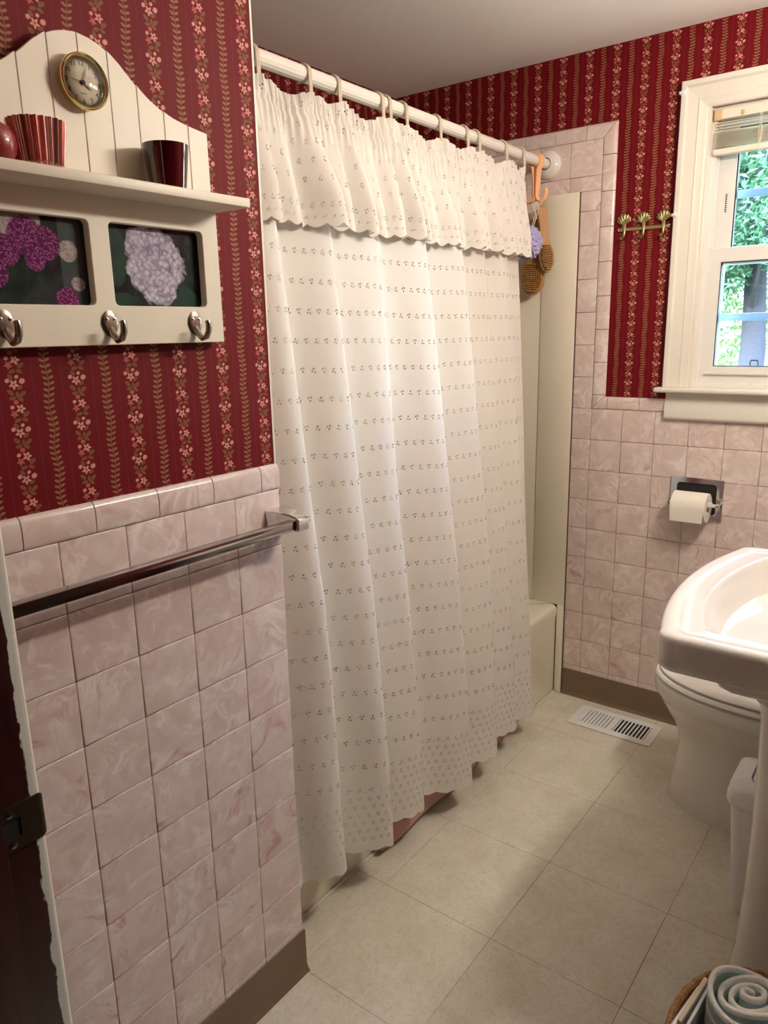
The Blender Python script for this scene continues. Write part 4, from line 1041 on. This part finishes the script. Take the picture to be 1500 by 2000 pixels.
bm = B(); lathe(bm, [(0.019, xa), (rp-0.001, xa), (rp, xa+0.001), (rp, xb-0.001), (rp-0.001, xb), (0.019, xb), (0.019, xa)], (0, RY-0.006, RZ-0.008), 'x', 48, False, False); obj('roll', bm, 'paperroll', tr, True, 40)
bm = B(); pts = [(0, RY-0.006-(rp+0.0012)*math.sin(math.radians(a)), RZ-0.008+(rp+0.0012)*math.cos(math.radians(a))) for a in range(0, 91, 9)]
pts += [(0, pts[-1][1]+0.0008, RZ-0.008-0.012), (0, pts[-1][1]+0.002, RZ-0.008-0.027), (0, pts[-1][1]+0.003, RZ-0.008-0.043)]
strap(bm, [((xa+xb)/2-0.001, p[1], p[2]) for p in pts], (1, 0, 0), xb-xa-0.008, 0.0008); obj('loose_sheet', bm, 'paperroll', tr, True, 60)

# ================================================================== SHELL HOOKS
sr = thing('shell_hook_rack', 'brass hook rack with three scallop shells on the floral wallpaper', 'hook rack', (0.135, D, 1.68))
yf = D+0.006
bm = B(); tube(bm, [(0.053, yf-0.004, 1.681), (0.1, yf-0.004, 1.6808), (0.218, yf-0.004, 1.680)], 0.0062, 12, 0.0035); obj('bar', bm, 'brass', sr, True)
for x in (0.0555, 0.2155):
    bm = B(); lathe(bm, [(0.0042, -0.0075), (0.0042, -0.0085), (0.002, -0.0092)], (x, yf, 1.6808), 'y', 12); obj('screw', bm, 'chrome', sr, True)
for x in (0.0725, 0.1345, 0.1970):
    bm = B(); zb = 1.697; nn, kk = 111, 8; rows = []
    for j in range(kk+1):
        q = j/kk; row = []
        for i in range(nn):
            a = math.radians(-118+236*i/(nn-1))
            ox, oz = 0.0218*math.sin(a)*(1+0.02*math.cos(a*11)), 1.7105+0.0180*math.cos(a)*(1+0.02*math.cos(a*11))
            qq = 0.10+0.90*q; dome = 0.0075*math.sin(PI*min(1, 0.15+q*0.72))*(0.55+0.45*math.cos(a*0.7))
            rb = 0.0020*q*math.cos(a*11)
            row.append((x+ox*qq, yf-0.003-dome-rb, 1.694+(oz-1.694)*qq))
        rows.append(row)
    V = [[bm.verts.new(p) for p in r] for r in rows]
    for a, b in zip(V, V[1:]):
        for i in range(nn-1): bm.faces.new((a[i], a[i+1], b[i+1], b[i]))
    o = obj('shell', bm, 'brass', sr, True, 0); md = o.modifiers.new('t', 'SOLIDIFY'); md.thickness = 0.002; md.offset = -1
    bm = B(); tube(bm, [(x, yf-0.007, 1.703), (x, yf-0.0055, 1.692), (x, yf-0.005, 1.681), (x, yf-0.005, 1.668), (x, yf-0.008, 1.657), (x, yf-0.016, 1.650), (x, yf-0.024, 1.651), (x, yf-0.028, 1.657)], [0.0085, 0.0065, 0.0058, 0.0048, 0.0046, 0.0048, 0.0060, 0.0062], 12, 0.0042); obj('prong', bm, 'brass', sr, True)

# ================================================================== FLOOR REGISTER
vg = thing('floor_register', 'white metal floor vent with two rows of louvres', 'floor vent', (0.18, 1.42, 0))
vx0, vx1, vy0, vy1 = 0.033, 0.324, 1.340, 1.489
me = plate(rrect(vx0, vy0, vx1, vy1, 0.004, 3), [list(reversed(rrect(vx0+0.028, vy0+0.027, vx0+0.140, vy1-0.022, 0.002, 2))), list(reversed(rrect(vx0+0.150, vy0+0.027, vx1-0.026, vy1-0.022, 0.002, 2)))], 0.0042, 0.0016); me.transform(Matrix.Translation((0, 0, 0.0006))); obj('face_plate', me, 'whiteplastic', vg)
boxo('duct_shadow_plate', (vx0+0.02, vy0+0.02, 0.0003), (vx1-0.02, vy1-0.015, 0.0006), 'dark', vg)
for g0, g1, w, tilt in ((vx0+0.028, vx0+0.140, 0.0098, 0.0), (vx0+0.150, vx1-0.026, 0.0052, 0.5)):
    nsl = 9
    for k in range(nsl):
        x = g0+(g1-g0)*(k+0.5)/nsl
        boxo('louvre', (x-w/2, vy0+0.0265, 0.0012), (x+w/2, vy1-0.0215, 0.0040), 'whiteplastic', vg, 0.0006, 1)
boxo('damper_bar', (vx0+0.150, vy0+0.040, 0.0009), (vx1-0.026, vy0+0.0435, 0.0030), 'chromedark', vg)
boxo('lever', (vx0+0.029, vy0+0.030, 0.004), (vx0+0.034, vy0+0.040, 0.0058), 'whiteplastic', vg, 0.0008)

# ================================================================== SINK
SZ = 0.855; YN, YFAR, YC = 0.272, 0.935, 0.6035
sk_ = thing('pedestal_sink', 'white china pedestal sink with bowed front edge', 'sink', (0.85, YC, 0))
def sring(d, z, xb, r=0.035):
    r = max(0.012, r-d*0.3); h = (YFAR-YN)/2-d-r
    yn, yf2 = YN+d, YFAR-d
    bow = lambda y: 0.626+d-0.041*(1-min(1, abs(y-YC)/h)**2.0)
    o = []
    xc = 0.626+d+r
    for k in range(8): o.append((xb+(xc-xb)*k/8, yn, z))
    for k in range(9):
        a = PI/2*k/8; o.append((xc-r*math.sin(a), yn+r-r*math.cos(a), z))
    for k in range(1, 24):
        y = yn+r+(yf2-yn-2*r)*k/24; o.append((bow(y), y, z))
    for k in range(9):
        a = PI/2*k/8; o.append((xc-r*math.cos(a), yf2-r+r*math.sin(a), z))
    for k in range(1, 9): o.append((xc+(xb-xc)*k/8, yf2, z))
    return o
XB = WX-0.001
bm = B(); loft(bm, [sring(*q) for q in ((0.016, 0.7850, XB), (0.007, 0.7870, XB), (0.002, 0.7920, XB), (0.0, 0.800, XB), (0.0, 0.842, XB), (0.0015, 0.849, XB), (0.005, 0.8535, XB), (0.010, 0.855, XB), (0.026, 0.8548, XB), (0.0295, 0.8535, XB), (0.033, 0.8512, XB), (0.036, 0.8508, XB), (0.060, 0.8506, 1.02), (0.0635, 0.8515, 1.015), (0.067, 0.8508, 1.01), (0.072, 0.845, 1.005), (0.084, 0.815, 0.99), (0.10, 0.775, 0.97), (0.13, 0.742, 0.95), (0.18, 0.726, 0.90))]); obj('basin', bm, 'china', sk_, True, 50)
bm = B(); loft(bm, [sring(*q) for q in ((0.072, 0.786, XB), (0.082, 0.764, XB), (0.092, 0.740, XB), (0.106, 0.728, XB), (0.138, 0.724, XB), (0.142, 0.714, XB), (0.150, 0.700, 1.10), (0.162, 0.690, 1.10), (0.175, 0.686, 1.09), (0.19, 0.685, 1.08))]); obj('underside', bm, 'china', sk_, True, 40)
def oval(cx, cy, ax, ay, z, e=2.6, n=40):
    o = []
    for k in range(n):
        a = 2*PI*k/n; c, s = math.cos(a), math.sin(a)
        o.append((cx+ax*math.copysign(abs(c)**(2/e), c), cy+ay*math.copysign(abs(s)**(2/e), s), z))
    return o
bm = B(); loft(bm, [oval(0.895, YC, ax, ay, z, 3.4) for ax, ay, z in ((0.142, 0.090, 0.0005), (0.142, 0.090, 0.02), (0.136, 0.085, 0.05), (0.130, 0.080, 0.2), (0.129, 0.079, 0.35), (0.131, 0.081, 0.5), (0.134, 0.084, 0.6), (0.145, 0.095, 0.688))]); obj('pedestal', bm, 'china', sk_, True, 50)
# ================================================================== TOILET
TY = 1.158
to = thing('toilet', 'white toilet with closed seat behind the sink', 'toilet', (0.70, TY, 0))
def egg(front, back, hw, z, cx=0.68, n=56, e=2.15):
    o = []
    for k in range(n):
        a = 2*PI*k/n; c, s = math.cos(a), math.sin(a)
        cc = math.copysign(abs(c)**(2/e), c); ss = math.copysign(abs(s)**(2/e), s)
        o.append((cx-(front if c > 0 else back)*cc, TY+hw*ss, z))
    return o
bm = B(); loft(bm, [egg(*q) for q in ((0.236, 0.34, 0.128, 0.0005), (0.236, 0.34, 0.128, 0.004), (0.230, 0.34, 0.124, 0.04), (0.220, 0.34, 0.116, 0.12), (0.214, 0.34, 0.112, 0.185), (0.218, 0.34, 0.118, 0.215), (0.232, 0.33, 0.133, 0.248), (0.252, 0.31, 0.155, 0.282), (0.272, 0.27, 0.173, 0.315), (0.283, 0.24, 0.181, 0.338), (0.2895, 0.22, 0.1855, 0.3425), (0.2915, 0.22, 0.1870, 0.350), (0.2925, 0.22, 0.1875, 0.372), (0.289, 0.22, 0.185, 0.381), (0.280, 0.22, 0.178, 0.3845))]); obj('bowl', bm, 'china', to, True, 40)
bm = B(); loft(bm, [egg(*q) for q in ((0.278, 0.20, 0.176, 0.3865), (0.288, 0.20, 0.184, 0.388), (0.292, 0.20, 0.1875, 0.394), (0.288, 0.20, 0.184, 0.402), (0.276, 0.20, 0.174, 0.4035))]); obj('seat', bm, 'seat', to, True, 50)
bm = B(); loft(bm, [egg(*q) for q in ((0.268, 0.20, 0.168, 0.4060), (0.278, 0.20, 0.177, 0.4075), (0.281, 0.20, 0.180, 0.413), (0.276, 0.20, 0.175, 0.420), (0.24, 0.18, 0.15, 0.4235), (0.12, 0.10, 0.08, 0.4255))]); obj('lid', bm, 'seat', to, True, 50)
tk = boxo('tank', (0.915, TY-0.225, 0.3855), (1.105, TY+0.225, 0.72), 'china', to, 0.02, 4)
boxo('tank_lid', (0.905, TY-0.235, 0.7205), (1.112, TY+0.235, 0.755), 'china', to, 0.012, 3)
# ================================================================== WASTE BIN
wbn = thing('waste_bin', 'white plastic swing lid waste bin between toilet and sink', 'waste bin', (0.83, 0.77, 0))
def rb_(i, z, r=0.03, k=0.0): return [(x, y, z) for x, y in rrect(0.688+i, 0.692+i*0.8, 0.938-i, 0.872-i*0.8, r, 6)]
bm = B(); loft(bm, [rb_(0.034, 0.0005, 0.02), rb_(0.034, 0.012, 0.02), rb_(0.030, 0.016, 0.022), rb_(0.028, 0.03, 0.024), rb_(0.008, 0.300, 0.03)]); obj('bin_body', bm, 'whiteplastic', wbn, True, 40)
bm = B(); loft(bm, [rb_(0.008, 0.2905, 0.03), rb_(0.001, 0.302, 0.032), rb_(0.0, 0.308, 0.032), rb_(0.0, 0.326, 0.032), rb_(0.004, 0.330, 0.032)]); obj('collar', bm, 'whiteplastic', wbn, True, 40)
def lidz(x, y): return 0.331+0.020*(1-((y-0.782)/0.10)**2)+0.004*(1-((x-0.813)/0.13)**2)
bm = B(); rings = []
for i, dz in ((0.002, -0.010), (0.003, -0.003), (0.006, 0.0015), (0.012, 0.003), (0.042, 0.0035), (0.0435, -0.001)):
    rings.append([(x, y, lidz(x, y)+dz if i > 0.0025 else 0.325) for x, y, z in rb_(i, 0, 0.03)])
loft(bm, rings, cap0=False, cap1=False); obj('lid_ring', bm, 'whiteplastic', wbn, True, 40)
bm = B(); rings = []
for i, dz in ((0.0455, -0.006), (0.046, 0.001), (0.049, 0.0028), (0.056, 0.0032), (0.068, 0.0034), (0.073, 0.0036)):
    rings.append([(x, y, lidz(x, y)+dz) for x, y, z in rb_(i, 0, 0.026)])
loft(bm, rings, cap0=False); obj('swing_flap', bm, 'whiteplastic', wbn, True, 40)
boxo('flap_ridge', (0.753, 0.7815, 0.3575), (0.873, 0.7835, 0.3592), 'whiteplastic', wbn, 0.0006)

# ================================================================== BASKET
BKX, BKY, BA, BBx = 0.885, 0.115, 0.145, 0.150
bk = thing('wicker_basket', 'brown wicker basket under the sink holding towel and magazines', 'basket', (BKX, BKY, 0))
def bring(z, f, ph, amp, up=True): return [(BKX+(BA*f+amp*math.cos(14*a+ph))*math.cos(a), BKY+(BBx*f+amp*math.cos(14*a+ph))*math.sin(a), z*(1+0.28*math.sin(a-0.35))) for a in [2*PI*k/84 for k in range(85)]]
for i in range(21):
    z = 0.008+i*0.0100; bm = B(); tube(bm, bring(z, 0.86+0.14*z/0.27, PI*(i % 2), 0.0028), 0.0052, 6, cap=False); obj('weave_strand', bm, 'wicker', bk, True)
for k in range(28):
    a = 2*PI*k/28; bm = B(); tube(bm, [(BKX+BA*f*math.cos(a), BKY+BBx*f*math.sin(a), z) for f, z in ((0.86, 0.004), (0.93, 0.11*(1+0.28*math.sin(a-0.35))), (0.97, 0.215*(1+0.28*math.sin(a-0.35))))], 0.0032, 6); obj('stake', bm, 'wicker', bk, True)
for q in range(2):
    bm = B(); tube(bm, [(p[0], p[1], p[2]+0.004*math.sin(20*i/84*2*PI+q*PI)) for i, p in enumerate(bring(0.215, 0.97, 0, 0.0, True))], 0.0065, 8, cap=False); obj('rim_strand', bm, 'wicker', bk, True)
boxo('base', (BKX-0.085, BKY-0.085, 0.001), (BKX+0.085, BKY+0.085, 0.006), 'wicker', bk)
# rolled towel standing in the basket
tw = None
def towel_roll(cx, cy, z0, z1, turns, pitch, tilt, name, label, ph=0.0, r0_=0.006):
    n = 220; bm = B(); uvl = bm.loops.layers.uv.new('UVMap'); prof = []; s = 0; last = None
    for i in range(n+1):
        a = ph+2*PI*turns*i/n; r = r0_+pitch*turns*i/n
        r *= 1+0.10*math.sin(2*a+0.6)
        p = Vector((math.cos(a)*r*1.0, math.sin(a)*r*1.12, 0)); s += (p-last).length if last else 0; last = p; prof.append((p, s))
    V = []; nz = 14
    for j in range(nz+1):
        q = j/nz; z = z0+(z1-z0)*q; off = Vector((cx, cy, z))+Vector((tilt[0]*q, tilt[1]*q, 0))
        V.append([bm.verts.new(off+p*(1+0.05*math.sin(q*5))+Vector((0, 0, 0.008*math.sin(s_*30)*(q > 0.9)))) for p, s_ in prof])
    for j in range(nz):
        for i in range(n):
            f = bm.faces.new((V[j][i], V[j][i+1], V[j+1][i+1], V[j+1][i]))
            for l, (ii, jj) in zip(f.loops, ((i, j), (i+1, j), (i+1, j+1), (i, j+1))): l[uvl].uv = (z0+(z1-z0)*jj/nz, prof[ii][1])
    o = obj(name, bm, 'towel', None, True, 0); md = o.modifiers.new('t', 'SOLIDIFY'); md.thickness = 0.0075; md.offset = 0
    return tag(o, label, 'towel')
towel_roll(0.860, 0.125, 0.012, 0.340, 3.6, 0.0150, (-0.004, 0.012), 'rolled_towel', 'rolled teal and white striped towel standing in the wicker basket', 1.1)
for i, (x, y, rz, h, t, m) in enumerate(((0.752, 0.098, 0.28, 0.296, 0.006, 'mag1'), (0.7605, 0.108, 0.26, 0.310, 0.007, 'mag2'), (0.769, 0.110, 0.24, 0.300, 0.005, 'mag1'))):
    bm = B(); c, s = math.cos(rz-0.35), math.sin(rz-0.35)
    nl = 4
    box(bm, (-t/2, -0.055, 0.0), (t/2, 0.055, h-0.012))
    bmesh.ops.bevel(bm, geom=[e for e in bm.edges], offset=0.0008, segments=1, affect='EDGES')
    Mx = Matrix.Translation((x+0.012, y, 0.012)) @ Matrix.Rotation(-0.15+0.03*i, 4, 'Z') @ Matrix.Rotation(0.02, 4, 'Y')
    for v in bm.verts: v.co = Mx @ v.co
    o = obj('magazine', bm, m, None)
    tag(o, ('thin glossy magazine at the outer edge of the basket', 'tan covered catalogue between two magazines in the basket', 'glossy magazine leaning against the rolled towel')[i], 'magazine', 'magazines in the wicker basket')
